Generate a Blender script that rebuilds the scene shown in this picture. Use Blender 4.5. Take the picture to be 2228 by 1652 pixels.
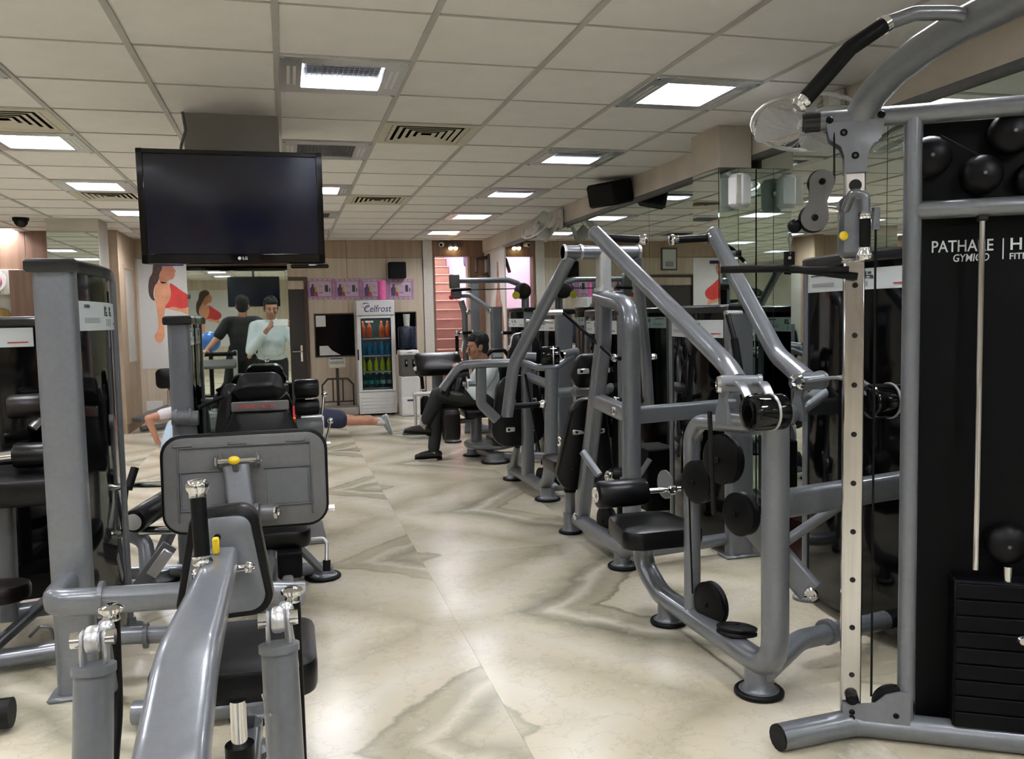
import bpy, bmesh, math, random
from mathutils import Vector, Matrix, Quaternion
random.seed(7)
for o in list(bpy.data.objects): bpy.data.objects.remove(o)
S = bpy.context.scene
COL = S.collection
PI = math.pi
HC = 1.35          # camera height
ZC = 2.524         # ceiling height
X0, Y0, TS = 0.0, 3.32, 0.6     # ceiling grid origin and module

# ---------------------------------------------------------------- camera
R = [[0.96630725, -0.2565418, -0.02089506], [0.03881251, 0.06497846, 0.99713158], [0.2544482, 0.96434647, -0.07274619]]
cam = bpy.data.cameras.new('camera'); cam_o = bpy.data.objects.new('camera', cam); COL.objects.link(cam_o)
r, u, f = (Vector(v) for v in R)
m = Matrix((r, u, -f)).transposed().to_4x4(); m.translation = Vector((0, 0, HC)); cam_o.matrix_world = m
cam.sensor_fit = 'HORIZONTAL'; cam.sensor_width = 36.0; cam.lens = 36.0 * 1838.73 / 2228.0
cam.clip_start = 0.03; cam.clip_end = 100
S.camera = cam_o
# ---------------------------------------------------------------- world and exposure
w = bpy.data.worlds.new('world'); S.world = w; w.use_nodes = True
w.node_tree.nodes['Background'].inputs[0].default_value = (0.6, 0.62, 0.65, 1)
w.node_tree.nodes['Background'].inputs[1].default_value = 0.02
vs = S.view_settings; vs.view_transform = 'Standard'; vs.look = 'None'; vs.gamma = 1.0; vs.use_curve_mapping = False
vs.exposure = 0.95
LAMP_STRENGTH = 34.0
cy = S.cycles; cy.max_bounces = 7; cy.diffuse_bounces = 3; cy.glossy_bounces = 5; cy.transmission_bounces = 4; cy.transparent_max_bounces = 8
cy.caustics_reflective = True; cy.caustics_refractive = False; cy.blur_glossy = 1.0; cy.use_adaptive_sampling = True; cy.adaptive_threshold = .12
LAMP_COLOR = (0.95, 0.952, 1.0)

# ---------------------------------------------------------------- materials
MATS = {}
def nodes_of(m):
    m.use_nodes = True
    nt = m.node_tree
    return nt, nt.nodes, nt.links, nt.nodes['Principled BSDF']
def mat(name, col, rough=0.5, metal=0.0, noise=0.0, nscale=20.0, bump=0.0, bscale=200.0, emit=None, estr=0.0, coat=0.0, spec=0.5, trans=0.0, stretch=None):
    m = bpy.data.materials.new(name); nt, N, L, P = nodes_of(m)
    P.inputs['Base Color'].default_value = (*col, 1); P.inputs['Roughness'].default_value = rough; P.inputs['Metallic'].default_value = metal
    P.inputs['Specular IOR Level'].default_value = spec
    if coat: P.inputs['Coat Weight'].default_value = coat; P.inputs['Coat Roughness'].default_value = 0.08
    if trans: P.inputs['Transmission Weight'].default_value = trans; P.inputs['IOR'].default_value = 1.3
    tc = None
    if noise or bump:
        tc = N.new('ShaderNodeTexCoord'); mp = N.new('ShaderNodeMapping'); L.new(tc.outputs['Object'], mp.inputs[0])
        if stretch: mp.inputs['Scale'].default_value = stretch
    if noise:
        t = N.new('ShaderNodeTexNoise'); t.inputs['Scale'].default_value = nscale; t.inputs['Detail'].default_value = 5
        L.new(mp.outputs[0], t.inputs['Vector'])
        rp = N.new('ShaderNodeValToRGB'); e = rp.color_ramp.elements
        e[0].position = .3; e[1].position = .7
        e[0].color = (*[c * (1 - noise) for c in col], 1); e[1].color = (*[min(1, c * (1 + noise)) for c in col], 1)
        L.new(t.outputs['Fac'], rp.inputs[0]); L.new(rp.outputs[0], P.inputs['Base Color'])
    if bump:
        t2 = N.new('ShaderNodeTexNoise'); t2.inputs['Scale'].default_value = bscale; L.new(mp.outputs[0], t2.inputs['Vector'])
        b = N.new('ShaderNodeBump'); b.inputs['Strength'].default_value = bump; b.inputs['Distance'].default_value = .002
        L.new(t2.outputs['Fac'], b.inputs['Height']); L.new(b.outputs[0], P.inputs['Normal'])
    if emit:
        P.inputs['Emission Color'].default_value = (*emit, 1); P.inputs['Emission Strength'].default_value = estr
    MATS[name] = m
    return m
mat('frame_grey', (.185, .197, .218), .3, .35, noise=.05, nscale=60, bump=.05, bscale=500, coat=.35)
mat('frame_dark', (.12, .125, .13), .4, .2, noise=.05)
mat('plastic_grey', (.115, .115, .112), .5, 0, noise=.06, nscale=40, bump=.15, bscale=700)
mat('vinyl', (.0045, .0045, .0055), .3, 0, noise=.2, nscale=30, bump=.15, bscale=400, spec=.28)
mat('vinyl_brown', (.008, .0055, .005), .35, 0, noise=.2, nscale=30, bump=.12, bscale=400, spec=.35)
mat('rubber', (.0035, .0035, .004), .45, 0, noise=.15, nscale=50, bump=.2, bscale=300, spec=.18)
mat('gloss_black', (.002, .002, .0025), .06, 0, noise=.1, nscale=8, spec=.4)
mat('matt_black', (.0022, .0022, .003), .5, 0, noise=.1, nscale=30, spec=.12)
mat('dome_black', (.003, .003, .004), .42, 0, noise=.15, nscale=40, spec=.2)
mat('cap_black', (.009, .010, .012), .28, 0, noise=.1, nscale=30)
mat('chrome', (.72, .72, .73), .09, 1.0, noise=.04, nscale=30)
mat('steel', (.55, .54, .52), .16, 1.0, noise=.08, nscale=90, stretch=(1, 1, .03))
mat('alu', (.62, .63, .64), .32, .7, noise=.04, nscale=40)
mat('placard', (.66, .71, .71), .35, 0, noise=.03, nscale=10)
mat('print_dark', (.06, .065, .07), .6, 0, noise=.1)
mat('print_mid', (.33, .35, .36), .6, 0, noise=.08)
mat('print_red', (.5, .06, .05), .5, 0, noise=.1)
mat('yellow', (.85, .6, .02), .35, 0, noise=.05)
mat('orange', (.85, .22, .02), .4, 0, noise=.05)
mat('red', (.5, .02, .025), .45, 0, noise=.08)
mat('white_plastic', (.8, .8, .79), .35, 0, noise=.03)
mat('offwhite', (.6, .57, .5), .5, 0, noise=.05)
mat('plaster', (.56, .52, .45), .8, 0, noise=.07, nscale=3, bump=.1, bscale=60)
mat('plaster_stained', (.60, .53, .445), .85, 0, noise=.16, nscale=2.2, bump=.15, bscale=40)
mat('column_paint', (.30, .285, .25), .7, 0, noise=.04, nscale=4)
mat('dark_strip', (.12, .115, .11), .5, 0, noise=.1)
mat('tile_white', (.86, .835, .795), .85, 0, noise=.025, nscale=6, bump=.25, bscale=260)
mat('tbar', (.52, .50, .465), .55, 0, noise=.04)
mat('void_dark', (.01, .01, .01), .9, 0, noise=.1)
mat('vent_cream', (.62, .58, .46), .6, 0, noise=.04)
mat('louver', (.55, .57, .6), .2, .8, noise=.05)
mat('reflector', (.8, .8, .8), .25, .5, noise=.03)
mat('lamp', (.9, .9, .9), .5, 0, noise=.01, emit=LAMP_COLOR, estr=LAMP_STRENGTH)
mat('lamp_dim', (.20, .22, .30), .25, .6, noise=.1, nscale=60)
mat('lamp_off', (.24, .215, .2), .5, 0, noise=.06)
mat('bulb', (.9, .8, .5), .5, 0, noise=.01, emit=(1, .78, .42), estr=9)
mat('wood_white', (.66, .63, .57), .6, 0, noise=.05)
mat('door_dark', (.035, .028, .025), .45, 0, noise=.2, nscale=6, stretch=(14, 14, .5))
mat('window_black', (.002, .002, .003), .1, 0, noise=.1, spec=.12)
mat('frosted', (.55, .56, .5), .35, 0, noise=.08, nscale=3)
mat('paper', (.72, .7, .7), .7, 0, noise=.03)
mat('poster_white', (.72, .71, .69), .4, 0, noise=.02)
mat('poster_skin', (.78, .36, .20), .45, 0, noise=.14, nscale=7)
mat('poster_face', (.60, .24, .13), .45, 0, noise=.12, nscale=9)
mat('poster_hair', (.075, .035, .022), .5, 0, noise=.4, nscale=25)
mat('poster_bra', (.72, .05, .045), .45, 0, noise=.12, nscale=8)
mat('poster_pink', (.42, .22, .40), .5, 0, noise=.15, nscale=12)
mat('poster_pale', (.62, .47, .60), .5, 0, noise=.08, nscale=12)
mat('poster_purple', (.13, .06, .17), .5, 0, noise=.2)
mat('poster_bronze', (.36, .17, .09), .5, 0, noise=.5, nscale=9)
mat('bottle_pink', (.8, .15, .4), .5, 0, noise=.1)  # even pink of the bottle on the fridge, no emission
mat('gold', (.42, .30, .12), .3, .7, noise=.15)
mat('flower_pink', (.6, .16, .2), .5, 0, noise=.3, nscale=15)
mat('stair_red', (.27, .15, .105), .6, 0, noise=.12, nscale=5)
mat('stair_edge', (.46, .32, .26), .55, 0, noise=.1)
mat('pink_wall', (.74, .62, .74), .7, 0, noise=.03, nscale=3)
mat('fridge_white', (.76, .76, .76), .35, 0, noise=.03)
mat('fridge_inner', (.20, .25, .26), .5, 0, noise=.08)
mat('fridge_lamp', (.9, .95, 1), .5, 0, noise=.01, emit=(.8, .95, 1), estr=5)
mat('brand_blue', (.03, .02, .16), .5, 0, noise=.05)
mat('brand_pink', (.5, .2, .35), .5, 0, noise=.05)
mat('drink_orange', (.62, .10, .03), .15, 0, noise=.2)
mat('drink_blue', (.03, .22, .42), .15, 0, noise=.2)
mat('drink_lime', (.50, .56, .02), .15, 0, noise=.15)
mat('drink_clear', (.34, .48, .50), .15, 0, noise=.2)
mat('label_teal', (.02, .36, .30), .4, 0, noise=.1)
mat('jug_blue', (.008, .018, .045), .12, 0, noise=.2)
mat('granite', (.045, .018, .016), .15, 0, noise=.5, nscale=60)
mat('skin', (.38, .185, .11), .5, 0, noise=.07, nscale=12)
mat('skin_light', (.50, .245, .15), .5, 0, noise=.07, nscale=12)
mat('hair', (.007, .006, .006), .75, 0, noise=.4, nscale=60, bump=.5, bscale=90)
mat('eye_white', (.7, .68, .64), .3, 0, noise=.02)
mat('lips', (.28, .09, .07), .5, 0, noise=.08)
mat('shirt_light', (.58, .65, .66), .75, 0, noise=.05, nscale=14, bump=.3, bscale=30)
mat('shirt_black', (.012, .012, .013), .8, 0, noise=.2, nscale=14, bump=.3, bscale=30)
mat('shirt_white', (.68, .64, .66), .8, 0, noise=.05, nscale=14, bump=.3, bscale=30)
mat('jeans_pale', (.33, .41, .48), .8, 0, noise=.12, nscale=30, bump=.3, bscale=60)
mat('trousers', (.013, .014, .016), .75, 0, noise=.15, nscale=20, bump=.3, bscale=25)
mat('shorts_navy', (.012, .018, .05), .7, 0, noise=.2, nscale=20, bump=.3, bscale=25)
mat('leather', (.018, .014, .012), .28, 0, noise=.2, nscale=20)
mat('trainer_grey', (.30, .34, .35), .6, 0, noise=.12, nscale=40)
mat('sole_white', (.6, .6, .58), .6, 0, noise=.05)
mat('sock', (.3, .3, .29), .8, 0, noise=.1)
mat('fan_white', (.66, .65, .61), .4, 0, noise=.06, nscale=12)
mat('speaker_black', (.004, .004, .005), .6, 0, noise=.2, nscale=60, spec=.2)
mat('ball_blue', (.02, .12, .42), .3, 0, noise=.08)
mat('scale_brown', (.05, .035, .03), .5, .2, noise=.2)
mat('scale_plate', (.34, .31, .28), .45, .3, noise=.1)
mat('tag_yellow', (.55, .5, .04), .5, 0, noise=.1)

def mat_glass(name, col, rough=0.02, alpha=.16):
    m = bpy.data.materials.new(name); nt, N, L, P = nodes_of(m)
    g = N.new('ShaderNodeBsdfGlossy'); g.inputs['Color'].default_value = (.9, .95, .95, 1); g.inputs['Roughness'].default_value = rough
    t = N.new('ShaderNodeBsdfTransparent'); t.inputs['Color'].default_value = (*col, 1)
    mx = N.new('ShaderNodeMixShader'); fr = N.new('ShaderNodeFresnel'); fr.inputs['IOR'].default_value = 1.35
    L.new(fr.outputs[0], mx.inputs[0]); L.new(t.outputs[0], mx.inputs[1]); L.new(g.outputs[0], mx.inputs[2])
    L.new(mx.outputs[0], N['Material Output'].inputs[0]); MATS[name] = m
mat_glass('clear_glass', (.86, .92, .92))
mat_glass('fan_plastic', (.80, .80, .79), .25)
def mat_veil(name, col, k):
    m = bpy.data.materials.new(name); nt, N, L, P = nodes_of(m); t = N.new('ShaderNodeBsdfTransparent'); mx = N.new('ShaderNodeMixShader'); mx.inputs[0].default_value = k
    P.inputs['Base Color'].default_value = (*col, 1); P.inputs['Roughness'].default_value = .4
    L.new(t.outputs[0], mx.inputs[1]); L.new(P.outputs[0], mx.inputs[2]); L.new(mx.outputs[0], N['Material Output'].inputs[0]); MATS[name] = m
mat_veil('fan_plastic', (.75, .75, .74), .55)
mat_glass('bottle_clear', (.72, .86, .88), .08)

def mat_mirror():
    m = bpy.data.materials.new('mirror'); nt, N, L, P = nodes_of(m)
    P.inputs['Metallic'].default_value = 1; P.inputs['Roughness'].default_value = .012
    tc = N.new('ShaderNodeTexCoord'); t = N.new('ShaderNodeTexNoise'); t.inputs['Scale'].default_value = 3; t.inputs['Detail'].default_value = 6
    L.new(tc.outputs['Object'], t.inputs['Vector'])
    rp = N.new('ShaderNodeValToRGB'); e = rp.color_ramp.elements; e[0].color = (.58, .65, .61, 1); e[1].color = (.65, .71, .67, 1)
    L.new(t.outputs['Fac'], rp.inputs[0]); L.new(rp.outputs[0], P.inputs['Base Color']); MATS['mirror'] = m
mat_mirror()

def mat_tv():
    m = bpy.data.materials.new('tv_screen'); nt, N, L, P = nodes_of(m)
    tc = N.new('ShaderNodeTexCoord'); t = N.new('ShaderNodeTexNoise'); t.inputs['Scale'].default_value = 1.5
    L.new(tc.outputs['Object'], t.inputs['Vector'])
    rp = N.new('ShaderNodeValToRGB'); e = rp.color_ramp.elements; e[0].color = (.005, .006, .014, 1); e[1].color = (.008, .010, .024, 1)
    L.new(t.outputs['Fac'], rp.inputs[0]); L.new(rp.outputs[0], P.inputs['Base Color'])
    P.inputs['Roughness'].default_value = .09; P.inputs['Specular IOR Level'].default_value = .45
    MATS['tv_screen'] = m
mat_tv()

def mat_wood(name, c1, c2, plank=.62, axis='X', rough=.5):
    m = bpy.data.materials.new(name); nt, N, L, P = nodes_of(m)
    g = N.new('ShaderNodeNewGeometry'); mp = N.new('ShaderNodeMapping'); L.new(g.outputs['Position'], mp.inputs[0])
    mp.inputs['Scale'].default_value = (9, 9, .45)
    t = N.new('ShaderNodeTexNoise'); t.inputs['Scale'].default_value = 2.2; t.inputs['Detail'].default_value = 8; t.inputs['Roughness'].default_value = .6
    L.new(mp.outputs[0], t.inputs['Vector'])
    oi = N.new('ShaderNodeObjectInfo'); ad = N.new('ShaderNodeMath'); ad.operation = 'MULTIPLY_ADD'
    ad.inputs[1].default_value = .16; L.new(oi.outputs['Random'], ad.inputs[0]); L.new(t.outputs['Fac'], ad.inputs[2])
    rp = N.new('ShaderNodeValToRGB'); e = rp.color_ramp.elements; e[0].position = .38; e[1].position = .74
    e[0].color = (*c1, 1); e[1].color = (*c2, 1)
    L.new(ad.outputs[0], rp.inputs[0]); L.new(rp.outputs[0], P.inputs['Base Color']); P.inputs['Roughness'].default_value = rough
    MATS[name] = m
mat_wood('wood_beige', (.53, .44, .325), (.67, .575, .45))
mat_wood('wood_tan', (.37, .27, .18), (.48, .37, .26))
mat_wood('wood_brown', (.17, .095, .062), (.25, .15, .10))
mat_wood('wood_dark', (.05, .032, .022), (.085, .056, .038))

def mat_marble():
    m = bpy.data.materials.new('marble'); nt, N, L, P = nodes_of(m)
    def math_(op, a, b=None, c=None):
        n = N.new('ShaderNodeMath'); n.operation = op
        for i, v in enumerate((a, b, c)):
            if v is None: continue
            if isinstance(v, (int, float)): n.inputs[i].default_value = v
            else: L.new(v, n.inputs[i])
        return n.outputs[0]
    g = N.new('ShaderNodeNewGeometry'); sx = N.new('ShaderNodeSeparateXYZ'); L.new(g.outputs['Position'], sx.inputs[0])
    X, Y = sx.outputs[0], sx.outputs[1]
    D = 1.06
    n1 = N.new('ShaderNodeTexNoise'); n1.inputs['Scale'].default_value = 1.3; n1.inputs['Detail'].default_value = 4; L.new(g.outputs['Position'], n1.inputs['Vector'])
    n2 = N.new('ShaderNodeTexNoise'); n2.inputs['Scale'].default_value = 5; n2.inputs['Detail'].default_value = 7; n2.inputs['Roughness'].default_value = .65; L.new(g.outputs['Position'], n2.inputs['Vector'])
    uu = math_('PINGPONG', math_('SUBTRACT', X, .68 - D * 20), D)
    vv = math_('PINGPONG', math_('SUBTRACT', Y, 4.72 - D * 20), D)
    col_i = math_('FLOOR', math_('DIVIDE', math_('SUBTRACT', X, .68 - D * 20), D))
    s = math_('ADD', math_('ADD', uu, vv), math_('MULTIPLY', math_('FRACT', math_('MULTIPLY', col_i, .382)), 1.1))
    s = math_('ADD', s, math_('MULTIPLY', math_('SUBTRACT', n1.outputs['Fac'], .5), .55))
    s = math_('ADD', s, math_('MULTIPLY', math_('SUBTRACT', n2.outputs['Fac'], .5), .16))
    fr = math_('FRACT', math_('MULTIPLY', s, .62))
    rp = N.new('ShaderNodeValToRGB'); cr = rp.color_ramp
    base = (.60, .54, .405); dark = (.26, .252, .185); mid = (.40, .375, .275); mid2 = (.45, .405, .29); pale = (.69, .645, .53)
    stops = [(0, base), (.08, pale), (.18, base), (.25, mid), (.285, dark), (.32, mid), (.36, pale), (.41, mid), (.47, mid2), (.50, dark), (.515, base), (.66, pale), (.78, base), (.90, mid2), (1, base)]
    cr.elements[0].position, cr.elements[0].color = 0, (*stops[0][1], 1)
    cr.elements[1].position, cr.elements[1].color = 1, (*stops[-1][1], 1)
    for p, c in stops[1:-1]:
        e = cr.elements.new(p); e.color = (*c, 1)
    L.new(fr, rp.inputs[0])
    # fade the bands with a large noise so not every chevron is strong
    mx = N.new('ShaderNodeMix'); mx.data_type = 'RGBA'
    n3 = N.new('ShaderNodeTexNoise'); n3.inputs['Scale'].default_value = .9; L.new(g.outputs['Position'], n3.inputs['Vector'])
    r3 = N.new('ShaderNodeValToRGB'); r3.color_ramp.elements[0].position = .36; r3.color_ramp.elements[1].position = .6
    r3.color_ramp.elements[0].color = (.45, .45, .45, 1)
    L.new(n3.outputs['Fac'], r3.inputs[0]); L.new(r3.outputs[0], mx.inputs['Factor'])
    mx.inputs[6].default_value = (*base, 1); L.new(rp.outputs[0], mx.inputs[7])
    # white crystalline flecks
    n4 = N.new('ShaderNodeTexNoise'); n4.inputs['Scale'].default_value = 9; n4.inputs['Detail'].default_value = 9; n4.inputs['Roughness'].default_value = .75; L.new(g.outputs['Position'], n4.inputs['Vector'])
    r4 = N.new('ShaderNodeValToRGB'); r4.color_ramp.elements[0].position = .58; r4.color_ramp.elements[1].position = .72
    L.new(n4.outputs['Fac'], r4.inputs[0])
    mx2 = N.new('ShaderNodeMix'); mx2.data_type = 'RGBA'; L.new(r4.outputs[0], mx2.inputs['Factor']); L.new(mx.outputs[2], mx2.inputs[6]); mx2.inputs[7].default_value = (.62, .60, .55, 1)
    # thin grey hair veins
    wv = math_('ABSOLUTE', math_('SUBTRACT', n2.outputs['Fac'], .5))
    r5 = N.new('ShaderNodeValToRGB'); r5.color_ramp.elements[0].color = (.8, .8, .8, 1); r5.color_ramp.elements[1].position = .02
    L.new(wv, r5.inputs[0])
    mx3 = N.new('ShaderNodeMix'); mx3.data_type = 'RGBA'; mx3.blend_type = 'MULTIPLY'; mx3.inputs['Factor'].default_value = .6
    L.new(mx2.outputs[2], mx3.inputs[6]); L.new(r5.outputs[0], mx3.inputs[7])
    oi = N.new('ShaderNodeObjectInfo'); hv = N.new('ShaderNodeHueSaturation'); L.new(mx3.outputs[2], hv.inputs['Color'])
    L.new(math_('MULTIPLY_ADD', oi.outputs['Random'], .14, .93), hv.inputs['Value'])
    L.new(hv.outputs[0], P.inputs['Base Color'])
    P.inputs['Roughness'].default_value = .16
    L.new(math_('MULTIPLY_ADD', n2.outputs['Fac'], .14, .15), P.inputs['Roughness'])
    MATS['marble'] = m
mat_marble()

# ---------------------------------------------------------------- geometry helpers
def V(*a): return Vector(a[0] if len(a) == 1 else a)
class B:
    """collects shapes into one mesh"""
    def __init__(s): s.v = []; s.f = []; s.sm = []
    def add(s, vs, fs, smooth=True):
        k = len(s.v); s.v += [tuple(p) for p in vs]; s.f += [tuple(i + k for i in q) for q in fs]; s.sm += [smooth] * len(fs); return s
    def box(s, c, d, rot=None, bev=0.0):
        c = V(c); hx, hy, hz = d[0] / 2, d[1] / 2, d[2] / 2
        if bev <= 0:
            vs = [V(x, y, z) for x in (-hx, hx) for y in (-hy, hy) for z in (-hz, hz)]
            fs = [(0, 1, 3, 2), (4, 6, 7, 5), (0, 4, 5, 1), (2, 3, 7, 6), (0, 2, 6, 4), (1, 5, 7, 3)]
        else:
            b = min(bev, hx * .99, hy * .99, hz * .99); vs = []; fs = []
            idx = {}
            for sx in (-1, 1):
                for sy in (-1, 1):
                    for sz in (-1, 1):
                        for ax in range(3):
                            p = [sx * (hx - b), sy * (hy - b), sz * (hz - b)]; h = (hx, hy, hz); sg = (sx, sy, sz)
                            p[ax] = sg[ax] * h[ax]; idx[(sx, sy, sz, ax)] = len(vs); vs.append(V(p))
            def I(sx, sy, sz, a): return idx[(sx, sy, sz, a)]
            for sg in (-1, 1):
                fs.append(tuple(I(sg, a, b_, 0) for a, b_ in ((-1, -1), (1, -1), (1, 1), (-1, 1))[::sg]))
                fs.append(tuple(I(a, sg, b_, 1) for a, b_ in ((-1, -1), (1, -1), (1, 1), (-1, 1))[::-sg]))
                fs.append(tuple(I(a, b_, sg, 2) for a, b_ in ((-1, -1), (1, -1), (1, 1), (-1, 1))[::sg]))
            for a in (-1, 1):
                for b_ in (-1, 1):
                    fs.append((I(a, b_, -1, 0), I(a, b_, 1, 0), I(a, b_, 1, 1), I(a, b_, -1, 1)))
                    fs.append((I(a, -1, b_, 0), I(a, 1, b_, 0), I(a, 1, b_, 2), I(a, -1, b_, 2)))
                    fs.append((I(-1, a, b_, 1), I(1, a, b_, 1), I(1, a, b_, 2), I(-1, a, b_, 2)))
                    for c_ in (-1, 1): fs.append((I(a, b_, c_, 0), I(a, b_, c_, 1), I(a, b_, c_, 2)))
        if rot is not None: vs = [rot @ p for p in vs]
        return s.add([p + c for p in vs], fs, bev > 0)
    def bx(s, x0, x1, y0, y1, z0, z1, bev=0.0):
        return s.box(((x0 + x1) / 2, (y0 + y1) / 2, (z0 + z1) / 2), (x1 - x0, y1 - y0, z1 - z0), None, bev)
    def tube(s, pts, w, h=None, r=None, sec='round', up=(0, 0, 1), taper=None, n=14, caps=True, fs_=6, power=1.0):
        """sweep: pts polyline, corners filleted with radius r; w x h section"""
        P = [V(p) for p in pts]; h = h or w; T = []
        if r and len(P) > 2:
            Q = [P[0]]; 
            for i in range(1, len(P) - 1):
                a, b, c = P[i - 1], P[i], P[i + 1]; d1 = (a - b).normalized(); d2 = (c - b).normalized()
                ang = d1.angle(d2); rr = r[i - 1] if isinstance(r, (list, tuple)) else r
                if ang > 3.1 or rr < 1e-4: Q.append(b); continue
                t = min(rr / math.tan(ang / 2), (a - b).length * .48, (c - b).length * .48)
                p0, p1 = b + d1 * t, b + d2 * t
                for k in range(fs_ + 1):
                    q = k / fs_; Q.append(p0 * (1 - q) ** 2 + b * 2 * q * (1 - q) + p1 * q * q)
            Q.append(P[-1]); P = Q
        if sec == 'round': prof = [(math.cos(2 * PI * i / n) * w / 2, math.sin(2 * PI * i / n) * h / 2) for i in range(n)]
        else:
            cr = min(w, h) * (.28 if sec == 'rect' else .46); prof = []
            for (cx, cy, a0) in ((w / 2 - cr, h / 2 - cr, 0), (-w / 2 + cr, h / 2 - cr, 90), (-w / 2 + cr, -h / 2 + cr, 180), (w / 2 - cr, -h / 2 + cr, 270)):
                for k in range(5): a = math.radians(a0 + k * 22.5); prof.append((cx + cr * math.cos(a), cy + cr * math.sin(a)))
        n = len(prof); L = [0]
        for i in range(1, len(P)): L.append(L[-1] + (P[i] - P[i - 1]).length)
        tan = []
        for i in range(len(P)):
            a = P[max(0, i - 1)]; b = P[min(len(P) - 1, i + 1)]; tan.append((b - a).normalized())
        upv = V(up)
        if abs(tan[0].dot(upv)) > .95: upv = V(0, 1, 0) if abs(tan[0].y) < .95 else V(1, 0, 0)
        side = tan[0].cross(upv).normalized(); vs = []; fs = []
        for i, p in enumerate(P):
            if i:
                q = tan[i - 1].rotation_difference(tan[i]); side = q @ side
                side = (side - tan[i] * side.dot(tan[i])).normalized()
            upp = side.cross(tan[i]); k = 1.0
            if taper: k = taper[0] + (taper[1] - taper[0]) * (L[i] / L[-1]) ** power
            for x, y in prof: vs.append(p + side * x * k + upp * y * k)
        for i in range(len(P) - 1):
            for j in range(n): fs.append((i * n + j, i * n + (j + 1) % n, (i + 1) * n + (j + 1) % n, (i + 1) * n + j))
        if caps: fs.append(tuple(range(n))[::-1]); fs.append(tuple((len(P) - 1) * n + j for j in range(n)))
        return s.add(vs, fs)
    def cyl(s, a, b, r, r2=None, n=18): return s.tube([a, b], 2 * r, taper=(1, (r2 / r) if r2 is not None else 1), n=n)
    def lathe(s, prof, c, axis=(0, 0, 1), n=24):
        """prof: (radius, height) list along axis from c"""
        q = V(0, 0, 1).rotation_difference(V(axis).normalized()); c = V(c); vs = []; fs = []
        for rr, z in prof:
            for j in range(n): a = 2 * PI * j / n; vs.append(c + q @ V(rr * math.cos(a), rr * math.sin(a), z))
        for i in range(len(prof) - 1):
            for j in range(n): fs.append((i * n + j, i * n + (j + 1) % n, (i + 1) * n + (j + 1) % n, (i + 1) * n + j))
        fs.append(tuple(range(n))[::-1]); fs.append(tuple((len(prof) - 1) * n + j for j in range(n)))
        return s.add(vs, fs)
    def drum(s, c, axis, r, L, e=.012, n=28):
        h = L / 2; return s.lathe([(r * .4, -h), (r - e, -h), (r - e * .3, -h + e * .3), (r, -h + e), (r, h - e), (r - e * .3, h - e * .3), (r - e, h), (r * .4, h)], c, axis, n)
    def ball(s, c, rr, n=16, sc=(1, 1, 1), q=None):
        c = V(c); vs = []; fs = []; m = n // 2
        for i in range(m + 1):
            th = PI * i / m
            for j in range(n):
                a = 2 * PI * j / n; p = V(rr * math.sin(th) * math.cos(a) * sc[0], rr * math.sin(th) * math.sin(a) * sc[1], rr * math.cos(th) * sc[2])
                if q: p = q @ p
                vs.append(c + p)
        for i in range(m):
            for j in range(n): fs.append((i * n + j, (i + 1) * n + j, (i + 1) * n + (j + 1) % n, i * n + (j + 1) % n))
        return s.add(vs, fs)
    def cap_(s, a, b, ra, rb, n=12):
        """tapered capsule"""
        a, b = V(a), V(b); d = b - a; L = d.length; q = V(0, 0, 1).rotation_difference(d.normalized() if L > 1e-6 else V(0, 0, 1)); prof = []
        for k in range(5): t = PI / 2 * k / 4; prof.append((max(ra * math.sin(t), 1e-4), -ra * math.cos(t)))
        for k in range(5): t = PI / 2 * k / 4; prof.append((max(rb * math.cos(t), 1e-4), L + rb * math.sin(t)))
        return s.lathe(prof, a, d if L > 1e-6 else (0, 0, 1), n)
    def poly(s, pts, t, nrm):
        """flat polygon (list of 3D points) thickened along nrm by t"""
        n = len(pts); P = [V(p) for p in pts]; q = V(nrm).normalized() * t
        vs = P + [p + q for p in P]; fs = [tuple(range(n))[::-1], tuple(range(n, 2 * n))] + [(i, (i + 1) % n, n + (i + 1) % n, n + i) for i in range(n)]
        return s.add(vs, fs, False)
    def pad(s, c, ux, uy, w, h, t, r=.05, w2=None, e=.02, dome=.012):
        """upholstered cushion: rounded rectangle w (at -uy end) to w2 (at +uy end) by h, thickness t"""
        c, ux, uy = V(c), V(ux).normalized(), V(uy).normalized(); uz = ux.cross(uy).normalized(); w2 = w2 or w; out = []
        r = min(r, w / 2 * .98, w2 / 2 * .98, h / 2 * .98)
        for (sx, sy, a0, ww) in ((1, 1, 0, w2), (-1, 1, 90, w2), (-1, -1, 180, w), (1, -1, 270, w)):
            for k in range(7): a = math.radians(a0 + 15 * k); out.append((sx * (ww / 2 - r) + r * math.cos(a), sy * (h / 2 - r) + r * math.sin(a)))
        n = len(out); vs = []; fs = []
        lay = [(-t / 2, e * .8), (-t / 2 + e * .25, e * .2), (-t / 2 + e, 0), (t / 2 - e, 0), (t / 2 - e * .35, e * .25), (t / 2, e), (t / 2 + dome * .7, e + .22 * min(w, h)), (t / 2 + dome, .40 * min(w, h))]
        for z, ins in lay:
            kx = max(.02, 1 - ins * 2 / max(w, w2)); ky = max(.02, 1 - ins * 2 / h)
            for x, y in out: vs.append(c + ux * x * kx + uy * y * ky + uz * z)
        for i in range(len(lay) - 1):
            for j in range(n): fs.append((i * n + j, i * n + (j + 1) % n, (i + 1) * n + (j + 1) % n, (i + 1) * n + j))
        fs.append(tuple(range(n))[::-1]); fs.append(tuple((len(lay) - 1) * n + j for j in range(n)))
        return s.add(vs, fs)

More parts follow.
